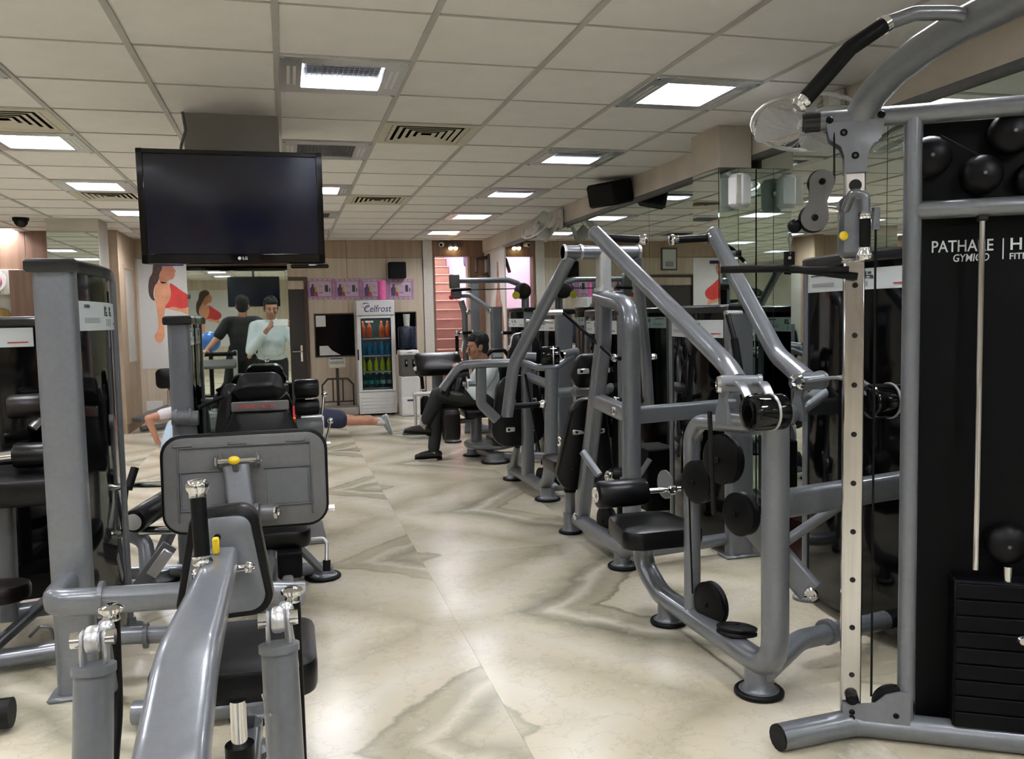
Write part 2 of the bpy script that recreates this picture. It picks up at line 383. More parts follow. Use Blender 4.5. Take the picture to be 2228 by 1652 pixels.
def base_of(o):
    p = V(0, 0, 0)
    while o is not None: p += o.location; o = o.parent
    return p
XF = None        # optional re-orientation of the shapes being built
def mesh_(name, b, m, off=V(0, 0, 0)):
    if XF: b.v = [XF(*p) for p in b.v]
    me = bpy.data.meshes.new(name); me.from_pydata([(x - off.x, y - off.y, z - off.z) for x, y, z in b.v], [], b.f)
    me.polygons.foreach_set('use_smooth', b.sm); me.materials.append(MATS[m] if isinstance(m, str) else m)
    bm = bmesh.new(); bm.from_mesh(me); bmesh.ops.recalc_face_normals(bm, faces=bm.faces); bm.to_mesh(me); bm.free()
    me.set_sharp_from_angle(angle=.75); return me
def part(parent, name, b, m, label=None):
    o = bpy.data.objects.new(name, mesh_(name, b, m, base_of(parent))); COL.objects.link(o); o.parent = parent
    if label: o['label'] = label
    return o
def thing(name, label, cat, loc=(0, 0, 0), group=None):
    o = bpy.data.objects.new(name, None); COL.objects.link(o); o.location = loc; o.empty_display_size = .1
    o['label'] = label; o['category'] = cat
    if group: o['group'] = group
    return o
def solo(name, b, m, label, cat, loc=None, group=None):
    """a thing that is one mesh; its origin at loc"""
    off = V(loc) if loc else V(0, 0, 0)
    o = bpy.data.objects.new(name, mesh_(name, b, m, off)); COL.objects.link(o); o.location = off
    o['label'] = label; o['category'] = cat
    if group: o['group'] = group
    return o
def struct(name, b, m, label=None):
    o = bpy.data.objects.new(name, mesh_(name, b, m)); COL.objects.link(o); o['kind'] = 'structure'
    if label: o['label'] = label
    return o
def inst(parent, name, me, loc, rz=0):
    o = bpy.data.objects.new(name, me); COL.objects.link(o); o.parent = parent; o.location = V(loc) - base_of(parent); o.rotation_euler = (0, 0, rz); return o
def dup(root, loc, rz=0, label=None, group=None):
    r_ = root.copy(); COL.objects.link(r_); r_.location = loc; r_.rotation_euler = (0, 0, rz)
    if label: r_['label'] = label
    if group: r_['group'] = group
    for ch in list(root.children):
        c = ch.copy(); COL.objects.link(c); c.parent = r_
        for g in list(ch.children):
            d = g.copy(); COL.objects.link(d); d.parent = c
    return r_
def text(parent, name, s, size, o, ux, uy, m, ext=.0006, align='LEFT', shear=0.0, bold=0.0, sx=1.0):
    cu = bpy.data.curves.new('t', 'FONT'); cu.body = s; cu.size = size; cu.extrude = ext; cu.align_x = align; cu.shear = shear; cu.offset = bold; cu.resolution_u = 3
    tmp = bpy.data.objects.new('t', cu); COL.objects.link(tmp)
    dg = bpy.context.evaluated_depsgraph_get(); dg.update(); me = bpy.data.meshes.new_from_object(tmp.evaluated_get(dg))
    bpy.data.objects.remove(tmp); bpy.data.curves.remove(cu)
    ux, uy = V(ux).normalized(), V(uy).normalized(); uz = ux.cross(uy); off = base_of(parent); o = V(o)
    me.transform(Matrix(((ux.x * sx, uy.x, uz.x, o.x - off.x), (ux.y * sx, uy.y, uz.y, o.y - off.y), (ux.z * sx, uy.z, uz.z, o.z - off.z), (0, 0, 0, 1))))
    me.materials.clear(); me.materials.append(MATS[m]); me.name = name
    ob = bpy.data.objects.new(name, me); COL.objects.link(ob); ob.parent = parent; return ob
# ================================================================= the room
XL, XR, YF, YB = -5.0, 2.93, 12.6, -14.0
# ---- floor: book-matched marble slabs
fl = struct('floor', B().bx(XL, XR + .2, YB, YF, -.06, -.021), 'void_dark', 'beige polished marble floor in book-matched slabs')
D = 1.06; cache = {}
for i in range(-6, 4):
    for j in range(-18, 9):
        x0, x1 = max(XL, .68 + i * D), min(XR, .68 + (i + 1) * D); y0, y1 = max(YB, 4.72 + j * D), min(YF, 4.72 + (j + 1) * D)
        if x1 - x0 < .02 or y1 - y0 < .02: continue
        k = (round(x1 - x0, 3), round(y1 - y0, 3))
        if k not in cache: cache[k] = mesh_('marble_slab', B().box((0, 0, -.01), (k[0] - .0008, k[1] - .0008, .02)), 'marble')
        inst(fl, 'marble_slab', cache[k], ((x0 + x1) / 2, (y0 + y1) / 2, 0))
part(fl, 'granite_border', B().bx(2.60, 2.92, -13.9, 11.3, .0005, .012, .002), 'granite', 'dark red granite strip under the mirror wall')
# ---- ceiling: lay-in tiles on a T-bar grid
ce = struct('ceiling', B().bx(XL, XR + .2, YB, YF + .2, ZC + .09, ZC + .14), 'void_dark', 'suspended ceiling of off-white tiles')
LIGHTS = [(c, r_) for c in (-6, -3, 0, 3) for r_ in range(-26, 14, 3)]
OFF = {(0, 4), (0, 10), (0, 13)}
VENTS = [(1, 3), (1, 8), (-3, 3), (-3, 8), (1, -6), (-3, -6)]
rest = B(); cache = {}; seen = set(LIGHTS) | set(VENTS)
for i in range(-9, 5):
    for j in range(-30, 16):
        if (i, j) in seen: continue
        x0, x1 = max(XL, X0 + i * TS), min(XR, X0 + (i + 1) * TS); y0, y1 = max(YB, Y0 + j * TS), min(YF, Y0 + (j + 1) * TS)
        if x1 - x0 < .03 or y1 - y0 < .03: continue
        k = (round(x1 - x0, 3), round(y1 - y0, 3)); c = ((x0 + x1) / 2, (y0 + y1) / 2, ZC + .012)
        if j >= -4 and i >= -7:
            if k not in cache: cache[k] = mesh_('ceiling_tile', B().box((0, 0, 0), (k[0] - .012, k[1] - .008, .014), None, .002), 'tile_white')
            inst(ce, 'ceiling_tile', cache[k], (c[0], c[1], c[2] + random.uniform(-.0015, .0015)))
        else: rest.box(c, (k[0] - .012, k[1] - .008, .014))
o = part(ce, 'ceiling_tiles_beyond', rest, 'tile_white'); o['kind'] = 'stuff'
for i in range(-8, 5): part(ce, 'grid_bar', B().bx(X0 + i * TS - .014, X0 + i * TS + .014, YB, YF, ZC - .002, ZC + .004), 'tbar')
for j in range(-28, 16): part(ce, 'cross_bar', B().bx(XL, XR, Y0 + j * TS - .006, Y0 + j * TS + .006, ZC + .001, ZC + .006), 'tbar')

# ---- right wall, beam, mirror panels
struct('wall_right', B().bx(XR + .02, XR + .16, YB, YF, 0, ZC + .1).bx(XR, XR + .03, 11.32, YF, 0, ZC + .1), 'plaster')
tr = struct('trim_1', B().bx(XR - .03, XR + .02, YB, YF, 2.345, ZC + .006), 'plaster_stained', 'stained plaster beam above the mirrors')
part(tr, 'metal_edge', B().bx(XR - .034, XR + .0, YB, 11.32, 2.318, 2.35), 'dark_strip')
mw = struct('window_mirror', B().bx(XR + .006, XR + .018, YB, 11.3, .10, 2.33), 'dark_strip', 'row of tall mirror panels on the right wall'); mw.name = 'wall_mirror'
y = 11.30; edges = [11.30, 10.2, 8.98, 7.76, 6.54, 5.32, 4.88, 3.66, 2.44, 1.22, 0, -1.22, -2.44, -3.66, -4.88, -6.1, -7.32, -8.54, -9.76, -10.98, -12.2, -13.42, -13.95]
for a, b_ in zip(edges[1:], edges[:-1]): part(mw, 'mirror_panel', B().bx(XR - .002, XR + .006, a + .002, b_ - .002, .10, 2.325), 'mirror')
struct('baseboard_right', B().bx(XR - .012, XR + .01, YB, 11.3, .012, .10), 'granite')
# pillar standing out of the right wall, mirror-clad
pl = struct('wall_pillar', B().bx(2.68, XR - .004, 4.90, 5.24, 0, 2.27).bx(2.665, XR - .04, 4.88, 5.26, 2.27, ZC + .004), 'plaster_stained', 'mirror-clad pillar on the right wall')
part(pl, 'mirror_panel', B().bx(2.668, 2.678, 4.90, 5.24, .02, 2.265), 'mirror')
part(pl, 'mirror_panel', B().bx(2.672, 2.80, 4.886, 4.896, .02, 2.265), 'mirror')
part(pl, 'mirror_panel', B().bx(2.804, 2.925, 4.886, 4.896, .02, 2.265), 'mirror')
part(pl, 'mirror_panel', B().bx(2.672, 2.925, 5.244, 5.254, .02, 2.265), 'mirror')

# ---- far wall with door, counter windows and doorway to the stairs
wf = struct('wall_far', B().bx(-2.0, 2.15, YF + .03, YF + .16, 0, ZC + .1).bx(2.70, XR + .16, YF + .03, YF + .16, 0, ZC + .1).bx(2.15, 2.70, YF + .03, YF + .16, 2.29, ZC + .1), 'plaster', 'far wall panelled in pale wood laminate')
xs = [-2.0, -1.43, -.86, -.56, .30, .87, 1.44, 1.98]
for a, b_ in zip(xs[:-1], xs[1:]):
    if a != -.56: part(wf, 'wall_panel', B().bx(a + .002, b_ - .002, YF, YF + .03, .10, 2.268, .002), 'wood_beige')
    else: part(wf, 'wall_panel', B().bx(a + .002, b_ - .002, YF, YF + .03, 2.0, 2.268, .002), 'wood_beige')
    part(wf, 'wall_panel', B().bx(a + .002, b_ - .002, YF, YF + .03, 2.272, ZC + .01, .002), 'wood_tan')  # top row darker: light cut-off near the ceiling put into the wood colour
part(wf, 'pilaster', B().bx(1.985, 2.125, YF - .05, YF + .03, 0, ZC + .005, .004), 'wood_white')
part(wf, 'door_header', B().bx(2.128, XR - .005, YF - .01, YF + .03, 2.29, ZC + .005, .003), 'wood_brown')
part(wf, 'door_jamb', B().bx(2.128, 2.165, YF - .02, YF + .16, 0, 2.29, .003), 'wood_brown')
part(wf, 'door_jamb', B().bx(2.665, 2.70, YF - .02, YF + .16, 0, 2.29, .003), 'wood_tan')
part(wf, 'side_panel', B().bx(2.703, XR - .005, YF - .01, YF + .03, 0, 2.288, .003), 'wood_brown')
struct('baseboard_far', B().bx(-2.0, -.57, YF - .012, YF, 0, .10).bx(.31, 1.98, YF - .012, YF, 0, .10), 'wood_tan')
d1 = struct('door_1', B().bx(-.52, .25, YF - .005, YF + .03, 0, 1.82, .003), 'door_dark', 'dark wooden door half hidden by the column')
part(d1, 'door_frame', B().bx(.25, .298, YF - .03, YF + .03, 0, 1.98).bx(-.565, -.52, YF - .03, YF + .03, 0, 1.98).bx(-.52, .25, YF - .02, YF + .03, 1.955, 1.985), 'wood_dark')
part(d1, 'transom', B().bx(-.518, .248, YF - .0, YF + .03, 1.825, 1.95, .002), 'wood_beige')
h = part(d1, 'handle_plate', B().bx(.17, .205, YF - .012, YF - .004, .78, 1.02, .004), 'chrome')
part(h, 'handle', B().tube([(.187, YF - .01, .93), (.187, YF - .06, .93), (.06, YF - .065, .93)], .022, r=.02), 'chrome')
w1 = struct('window_1', B().bx(.39, 1.02, YF - .006, YF + .001, .85, 1.455), 'window_black', 'dark counter window beside the fridge')
part(w1, 'window_frame', B().bx(.375, .392, YF - .02, YF, .835, 1.47).bx(1.018, 1.035, YF - .02, YF, .835, 1.47).bx(.375, 1.035, YF - .02, YF, 1.453, 1.47).bx(.375, 1.035, YF - .02, YF, .835, .852), 'wood_dark')
part(w1, 'notice_sheet', B().bx(.40, .54, YF - .009, YF - .007, 1.28, 1.44), 'paper')
part(w1, 'notice_sheet', B().poly([(.44, YF - .007, .862), (.74, YF - .007, .862), (.62, YF - .007, .93), (.56, YF - .007, 1.0), (.44, YF - .007, 1.0)], .002, (0, -1, 0)), 'fridge_white')
w2 = struct('window_2', B().bx(1.55, 1.85, YF - .006, YF + .001, .85, 1.46), 'window_black', 'dark window behind the water dispenser')
part(w2, 'window_frame', B().bx(1.85, 1.866, YF - .02, YF, .84, 1.475).bx(1.55, 1.866, YF - .02, YF, 1.46, 1.475), 'wood_dark')

# ---- stairwell behind the doorway
st = struct('staircase', B().bx(1.9, 3.1, YF + .17, YF + .42, -.05, 0), 'stair_red', 'red carpeted stairs going up behind the doorway')
stp = mesh_('stair_step', B().box((0, .15, .085), (1.16, .30, .168), None, .006), 'stair_red'); nos = mesh_('step_edge', B().box((0, -.004, .16), (1.16, .016, .022), None, .004), 'stair_edge')
for k in range(17):
    s_ = inst(st, 'stair_step', stp, (2.5, 12.95 + .26 * k, .17 * k)); e_ = bpy.data.objects.new('step_edge', nos); COL.objects.link(e_); e_.parent = s_
    if k: part(st, 'stair_block', B().bx(1.92, 3.08, 12.955 + .26 * k, 13.2 + .26 * k, 0, .17 * k), 'stair_red')
struct('wall_stair_right', B().bx(3.09, 3.2, YF + .16, 17.6, 0, 4.6), 'pink_wall')
struct('wall_stair_left', B().bx(1.8, 1.91, YF + .16, 17.6, 0, 4.6), 'pink_wall')
struct('wall_stair_end', B().bx(1.8, 3.2, 17.6, 17.7, 0, 4.6), 'pink_wall')
struct('ceiling_stair', B().bx(1.8, 3.2, YF + .16, 17.7, 4.6, 4.7), 'pink_wall')
struct('wall_stair_front', B().bx(1.8, 3.2, YF + .16, YF + .2, ZC + .1, 4.6), 'pink_wall')
ld = bpy.data.lights.new('stairwell_lamp', 'AREA'); ld.energy = 110; ld.size = .8; ld.color = (1, .96, .93)
lo = bpy.data.objects.new('stairwell_lamp', ld); COL.objects.link(lo); lo.location = (2.5, 14.6, 4.5)
solo('stair_handrail', B().tube([(2.95, 14.2, 2.6), (2.92, 14.0, 2.25), (3.02, 13.95, 2.18), (3.085, 13.95, 2.3)], .05, r=.06).tube([(3.02, 13.95, 2.6), (3.02, 13.95, 2.2)], .035), 'brand_blue', 'dark curled handrail end inside the stairwell', 'handrail', (3.02, 13.95, 2.2))

# ---- left rear walls
wl = struct('wall_rear_left', B().bx(XL, -2.02, 11.55, 11.7, 0, ZC + .1), 'plaster', 'brown wood panelled wall at the rear left')
for k in range(6):
    a = -2.04 - .5 * (k + 1); part(wl, 'wall_panel', B().bx(a + .002, a + .498, 11.52, 11.55, 0.1, ZC + .004, .002), 'wood_tan' if k == 0 else 'wood_brown')
wl2 = struct('wall_left_return', B().bx(-2.14, -2.0, 11.42, YF + .16, 0, ZC + .1), 'plaster', 'short wood panelled wall with frosted glass window')
for a, b_ in ((11.43, 11.70), (12.38, 12.6)): part(wl2, 'wall_panel', B().bx(-2.0, -1.985, a, b_, .10, ZC + .004, .002), 'wood_tan')
part(wl2, 'wall_panel', B().bx(-2.0, -1.985, 11.704, 12.376, 2.13, ZC + .004, .002), 'wood_tan')
part(wl2, 'wall_panel', B().bx(-2.0, -1.985, 11.704, 12.376, .10, .84, .002), 'wood_tan')
part(wl2, 'end_panel', B().bx(-2.14, -1.985, 11.405, 11.42, 0, ZC + .004, .002), 'wood_tan')
w3 = struct('window_3', B().bx(-1.998, -1.99, 11.75, 12.33, .88, 2.09), 'frosted', 'tall frosted glass window in the wood wall')
part(w3, 'window_frame', B().bx(-2.0, -1.975, 11.704, 11.75, .84, 2.13).bx(-2.0, -1.975, 12.33, 12.376, .84, 2.13).bx(-2.0, -1.975, 11.75, 12.33, 2.09, 2.13).bx(-2.0, -1.975, 11.75, 12.33, .84, .88), 'wood_tan')
struct('baseboard_left', B().bx(-1.985, -1.965, 11.405, 12.59, 0, .12), 'wood_brown')
struct('wall_left', B().bx(XL - .12, XL, YB, YF, 0, ZC + .1), 'plaster')
d2 = struct('door_2', B().bx(-4.95, -3.85, YB, YB + .03, 0, 1.9, .004), 'red', 'red door in the back wall behind the viewer')
part(d2, 'door_frame', B().bx(-3.85, -3.79, YB, YB + .04, 0, 1.96).bx(-4.99, -3.79, YB, YB + .04, 1.9, 1.96), 'wood_dark')
struct('wall_back', B().bx(XL, XR + .2, YB - .12, YB, 0, ZC + .1), 'wood_beige')
# mirror-clad pillar on the left
p2 = struct('wall_pillar_left', B().bx(-2.48, -1.96, 10.2, 10.7, 0, ZC + .004), 'plaster', 'mirror-clad pillar at the rear left')
part(p2, 'mirror_panel', B().bx(-2.475, -1.965, 10.19, 10.199, .1, 2.385), 'mirror')
# display niche on the rear-left wall
nc = struct('trim_2', B().bx(-4.2, -3.12, 11.46, 11.52, 1.30, 2.06, .004), 'offwhite', 'white display niche on the brown wall')
part(nc, 'niche_side', B().bx(-3.20, -2.88, 11.38, 11.518, 1.30, 2.05, .004), 'wood_brown')
part(nc, 'glass_shelf', B().bx(-4.2, -3.21, 11.36, 11.46, 1.755, 1.77), 'frosted')
t = thing('flower_plate', 'round plate with pink rose decoration on the niche shelf', 'plate', (-3.37, 11.40, 1.772))
part(t, 'plate', B().lathe([(.02, 0), (.11, .006), (.135, .02), (.13, .024), (.02, .012)], (-3.37, 11.43, 1.915), (0, -1, .12)), 'white_plastic')
part(t, 'rose', B().lathe([(.09, 0), (.085, .02), (.05, .035), (.02, .04)], (-3.37, 11.42, 1.916), (0, -1, .12)).lathe([(.04, 0), (.03, .02), (.01, .025)], (-3.37, 11.385, 1.919), (0, -1, .12)), 'flower_pink')
part(t, 'stand', B().bx(-3.42, -3.32, 11.39, 11.455, 1.771, 1.79, .003), 'matt_black')
t = thing('gold_bowl', 'round gold trophy bowl in the niche', 'bowl', (-3.31, 11.40, 1.301))
part(t, 'bowl', B().lathe([(.03, 0), (.10, .01), (.115, .04), (.10, .05), (.03, .02)], (-3.31, 11.44, 1.475), (0, -1, .1)), 'gold')
part(t, 'stand', B().bx(-3.38, -3.24, 11.385, 11.455, 1.301, 1.36, .004), 'wood_dark')

# ---- free-standing column with mirror
cl = struct('wall_column', B().bx(-.515, -.005, 5.10, 5.6, 0, ZC + .004), 'column_paint', 'grey square column with mirror behind the television')
part(cl, 'mirror_panel', B().bx(-.535, .012, 5.08, 5.09, .12, 1.675), 'mirror')
part(cl, 'mirror_backing', B().bx(-.535, .012, 5.09, 5.10, .02, 1.70), 'dark_strip')
part(cl, 'wood_strip', B().bx(-.535, .012, 5.078, 5.09, 1.68, 1.80), 'wood_brown')
part(cl, 'side_mirror', B().bx(.0, .01, 5.10, 5.6, .1, 1.8), 'mirror')

# ================================================================= ceiling fixtures
def make_light(lit, half=False):
    t = thing('ceiling_light', 'x', 'ceiling light')
    z = -.004
    b = B(); hx, hy, ox, oy = .19, .205, .293, .295
    b.bx(-ox, -hx, -oy, oy, z - .004, z + .008, .002).bx(hx, ox, -oy, oy, z - .004, z + .008, .002).bx(-hx, hx, -oy, -hy, z - .004, z + .008, .002).bx(-hx, hx, hy, oy, z - .004, z + .008, .002)
    part(t, 'frame', b, 'alu')
    b = B().bx(-hx, hx, -hy, hy, .072, .078).bx(-hx - .004, -hx, -hy, hy, z, .078).bx(hx, hx + .004, -hy, hy, z, .078).bx(-hx, hx, -hy - .004, -hy, z, .078).bx(-hx, hx, hy, hy + .004, z, .078)
    part(t, 'reflector', b, 'reflector')
    for s in (-1, 1):
        part(t, 'lamp_tube', B().bx(-hx + .01, hx - .01, s * .102 - .08, s * .102 + .08, .008, .04, .01), 'lamp' if lit and not (half and s < 0) else ('lamp_dim' if half else 'lamp_off'))
        for k in (0, 1): part(t, 'slot', B().bx(s * (.222 + .028 * k) - .007, s * (.222 + .028 * k) + .007, -.15, .15, z - .0052, z - .003), 'white_plastic')  # white strips stand in for lamp light showing through the slots
    b = B()
    for k in range(15): x = -hx + 2 * hx * (k + 1) / 16; b.bx(x - .0012, x + .0012, -hy, hy, z, z + .009)
    for k in range(11): y_ = -hy + 2 * hy * (k + 1) / 12; b.bx(-hx, hx, y_ - .0012, y_ + .0012, z, z + .009)
    part(t, 'louvre', b, 'louver')
    for sx in (-1, 1):
        for sy in (-1, 1): part(t, 'screw_clip', B().box((sx * .275, sy * .275, z - .006), (.02, .014, .005), None, .002), 'chrome')
    return t
HALF = {(0, 1), (3, 4), (3, 7)}
lp_on, lp_off, lp_half = make_light(True), make_light(False), make_light(True, True)
colname = {-6: 'far left', -3: 'left', 0: 'middle', 3: 'right-hand'}
ordn = ['nearest', 'second', 'third', 'fourth', 'fifth']
first = {True: lp_on, False: lp_off, 2: lp_half}; used = {True: False, False: False, 2: False}
for (c, r_) in LIGHTS:
    lit = (c, r_) not in OFF; loc = (X0 + (c + .5) * TS, Y0 + (r_ + .5) * TS, ZC)
    if r_ >= 1: lab = '%s square louvred ceiling light, %s of the %s row' % ('lit' if lit else 'unlit', ordn[(r_ - 1) // 3], colname[c])
    else: lab = 'lit square ceiling light, %s behind the viewer in the %s row' % (['first', 'second', 'third', 'fourth', 'fifth', 'sixth', 'seventh', 'eighth', 'ninth', 'tenth'][(-2 - r_) // 3], colname[c])
    g = 'square ceiling lights' if r_ >= 1 else 'square ceiling lights behind the viewer'
    if (c, r_) in HALF: lit = 2; lab = lab.replace('lit square', 'half-lit square')
    if not used[lit]: t = first[lit]; t.location = loc; used[lit] = True; t['label'] = lab; t['group'] = g
    else: dup(first[lit], loc, 0, lab, g)
def make_vent():
    t = thing('ceiling_vent', 'x', 'air vent')
    part(t, 'frame', B().bx(-.295, .295, -.295, -.24, -.004, .004, .001).bx(-.295, .295, .24, .295, -.004, .004, .001).bx(-.295, -.24, -.24, .24, -.004, .004, .001).bx(.24, .295, -.24, .24, -.004, .004, .001), 'vent_cream')
    part(t, 'backing', B().bx(-.25, .25, -.25, .25, .06, .065), 'void_dark')
    for k in range(5):
        a = .236 - .044 * k; q = a - .026; z0, z1 = -.003, .001; vs = []; fs = []
        for (ha, z) in ((a, z0), (q, z1), (q, z1 + .002), (a, z0 + .002)):
            vs += [(-ha, -ha, z), (ha, -ha, z), (ha, ha, z), (-ha, ha, z)]
        for l in range(4):
            for e in range(4): l2 = (l + 1) % 4; fs.append((l * 4 + e, l * 4 + (e + 1) % 4, l2 * 4 + (e + 1) % 4, l2 * 4 + e))
        part(t, 'slat', B().add(vs, fs, False), 'vent_cream')
    return t
vt = make_vent()
vlab = {(1, 3): 'square cream ceiling air vent nearest the television, on its right', (1, 8): 'square cream ceiling air vent further back, right of the television', (-3, 3): 'square cream ceiling air vent at the left edge, before a lit light', (-3, 8): 'square cream ceiling air vent half hidden behind the television', (1, -6): 'cream ceiling air vent behind the viewer, right of the middle lights', (-3, -6): 'cream ceiling air vent behind the viewer, in the left row of lights'}
for k, c in enumerate(VENTS):
    loc = (X0 + (c[0] + .5) * TS, Y0 + (c[1] + .5) * TS, ZC)
    if k == 0: vt.location = loc; vt['label'] = vlab[c]; vt['group'] = 'ceiling air vents'
    else: dup(vt, loc, 0, vlab[c], 'ceiling air vents')
t = thing('dome_camera', 'small black dome security camera on the ceiling', 'security camera', (-2.71, 10.17, ZC))
part(t, 'base', B().lathe([(.075, -.03), (.08, -.02), (.08, 0)], (-2.71, 10.17, ZC - .002)), 'speaker_black')
part(t, 'dome', B().lathe([(.01, -.10), (.04, -.09), (.065, -.06), (.07, -.03)], (-2.71, 10.17, ZC)), 'gloss_black')
t = thing('emergency_lamp', 'twin round warm spot lamps above the stair doorway', 'lamp', (2.42, YF - .02, 2.46))
part(t, 'bracket', B().bx(2.34, 2.60, YF - .05, YF - .011, 2.455, 2.475, .004), 'dark_strip')
for x in (2.40, 2.475):
    q = part(t, 'lamp_head', B().lathe([(.02, 0), (.032, .02), (.04, .06), (.034, .065)], (x, YF - .04, 2.462), (0, -.55, -.85)), 'alu')
    part(q, 'bulb', B().ball((x, YF - .072, 2.41), .034, 14), 'bulb')
t = thing('bullet_camera', 'small white camera on the header left of the spot lamps', 'security camera', (2.27, YF - .03, 2.47))
part(t, 'body', B().cyl((2.29, YF - .01, 2.47), (2.25, YF - .10, 2.455), .034), 'white_plastic'); part(t, 'lens', B().cyl((2.253, YF - .09, 2.456), (2.248, YF - .112, 2.452), .02), 'gloss_black')

# ================================================================= television
tv = thing('television', 'large black flat television hanging from the ceiling before the column', 'television', (-.25, 4.72, 1.96))
q = Matrix.Rotation(math.radians(3), 3, 'X')
cx, cy, cz = -.25, 4.72, 1.96
part(tv, 'housing', B().box((cx, cy + .04, cz), (.925, .07, .585), q, .012), 'gloss_black')
scr = part(tv, 'screen', B().box(V(cx, cy, cz) + q @ V(0, .002, .012), (.86, .006, .505), q), 'tv_screen')
part(tv, 'bezel', B().box(V(cx, cy, cz) + q @ V(0, -.0, .279), (.925, .012, .024), q, .003).box(V(cx, cy, cz) + q @ V(0, -.0, -.267), (.925, .012, .05), q, .003).box(V(cx, cy, cz) + q @ V(-.446, 0, 0), (.032, .012, .585), q, .003).box(V(cx, cy, cz) + q @ V(.446, 0, 0), (.032, .012, .585), q, .003), 'gloss_black')
lg = V(cx, cy, cz) + q @ V(.02, -.0075, -.272)
ux, uy = V(1, 0, 0), q @ V(0, 0, 1)
text(tv, 'logo_text', 'LG', .021, lg + ux * .015, ux, uy, 'placard', bold=.0006)
part(tv, 'logo_disc', B().lathe([(.001, 0), (.009, 0), (.009, .001), (.001, .001)], lg + uy * .007 + V(0, .001, 0), (0, -1, 0), 16), 'placard')
part(tv, 'wall_bracket', B().bx(-.50, -.01, 4.80, 5.10, 1.85, 1.95, .004).bx(-.515, .0, 4.80, 5.10, 2.225, 2.262, .004), 'dark_strip')
part(tv, 'mount_bar', B().box((.13, 4.74, 1.652), (.20, .05, .022), q, .006), 'gloss_black')  # lower mount bar below the right side of the screen
solo('television_cable', B().tube([(-.513, 5.05, 2.52), (-.50, 5.05, 2.42), (-.525, 5.04, 2.34), (-.53, 4.98, 2.26), (-.50, 4.86, 2.15)], .016, r=.05), 'frame_dark', 'grey cable running down the column to the television', 'cable', (-.51, 5.05, 2.2))

# ================================================================= wall posters (flat prints)
def chaikin(p, k=2):
    for _ in range(k): p = [q for i in range(len(p)) for q in ((p[i][0] * .75 + p[(i + 1) % len(p)][0] * .25, p[i][1] * .75 + p[(i + 1) % len(p)][1] * .25), (p[i][0] * .25 + p[(i + 1) % len(p)][0] * .75, p[i][1] * .25 + p[(i + 1) % len(p)][1] * .75))]
    return p
def yp(pts, y, t=.0012): return B().poly([(a, y, b_) for a, b_ in chaikin(pts)], t, (0, -1, 0))
def woman(root, y, sx, ox, oz, sg=1):
    """print of a woman in a red sports top, side view; local units, origin = shoulder"""
    def T(pts): return [(ox + sx * a, oz + abs(sx) * b_) for a, b_ in pts]
    part(root, 'print_hair', yp(T([(-.02, .66), (.10, .72), (.22, .70), (.27, .62), (.20, .56), (.12, .50), (.06, .40), (.02, .28), (-.04, .22), (-.07, .05), (-.03, -.05), (-.10, -.02), (-.14, .08), (-.14, .22), (-.12, .36), (-.06, .44), (-.05, .56)]), y), 'poster_hair')
    part(root, 'print_face', yp(T([(.10, .60), (.20, .62), (.27, .60), (.29, .54), (.335, .48), (.31, .45), (.31, .40), (.27, .33), (.20, .33), (.16, .27), (.06, .26), (.04, .36), (.06, .46), (.10, .50)]), y - .0013), 'poster_face')
    part(root, 'print_arm', yp(T([(-.02, .27), (.08, .30), (.20, .27), (.24, .10), (.20, -.05), (.12, -.16), (.10, -.32), (.08, -.50), (.10, -.62), (.06, -.75), (-.0, -.80), (-.06, -.76), (-.09, -.66), (-.02, -.58), (.0, -.42), (-.02, -.2), (-.05, .05)]), y - .0013), 'poster_skin')
    part(root, 'print_body', yp(T([(.12, -.16), (.20, -.12), (.42, -.20), (.50, -.16), (.52, -.32), (.40, -.24), (.25, -.22)]), y - .0013), 'poster_skin')
    part(root, 'print_top', yp(T([(.20, .28), (.28, .24), (.42, .12), (.54, .04), (.58, -.04), (.54, -.14), (.42, -.20), (.24, -.14), (.16, -.18), (.10, -.16), (.20, -.05), (.24, .10)]), y - .0026), 'poster_bra')
t = thing('wall_poster', 'tall white poster of a woman in a red sports top, left of the column', 'poster', (-1.48, YF - .004, .75))
part(t, 'sheet', B().bx(-1.955, -.62, YF - .006, YF - .001, .75, 2.26), 'poster_white')
part(t, 'emblem', B().poly([(-.86, YF - .006, 2.0), (-.64, YF - .006, 2.0), (-.64, YF - .006, 2.07), (-.70, YF - .006, 2.07), (-.70, YF - .006, 2.18), (-.75, YF - .006, 2.22), (-.80, YF - .006, 2.18), (-.80, YF - .006, 2.07), (-.86, YF - .006, 2.07)], .0015, (0, -1, 0)), 'gold')
woman(t, YF - .007, .78, -1.72, 1.72)
part(t, 'banner', B().bx(-1.72, -1.36, YF - .012, YF - .0095, 2.165, 2.215), 'brand_blue')
t = thing('wall_poster', 'white poster of a woman in red on the back wall, seen in the mirror', 'poster', (-2.3, YB + .01, .75))
part(t, 'sheet', B().bx(-2.75, -1.1, YB + .001, YB + .006, .75, 2.26), 'poster_white')
r2 = t
def yp(pts, y, t=.0012): return B().poly([(a, y, b_) for a, b_ in chaikin(pts)], t, (0, 1, 0))
def woman_b(root, y, sx, ox, oz):
    global yp
    old = yp
    woman(root, y, sx, ox, oz)
woman_b(t, YB + .011, .90, -2.22, 1.62)
t = thing('framed_notice', 'framed notice above the dark door, reflected in the right mirrors', 'picture', (-.12, YF - .01, 2.06))
part(t, 'frame', B().bx(-.26, .02, YF - .02, YF - .001, 2.06, 2.42, .004), 'dark_strip'); part(t, 'sheet', B().bx(-.235, -.005, YF - .0225, YF - .02, 2.085, 2.395), 'placard')
part(t, 'print', B().bx(-.19, -.05, YF - .0235, YF - .0222, 2.12, 2.20), 'print_mid')
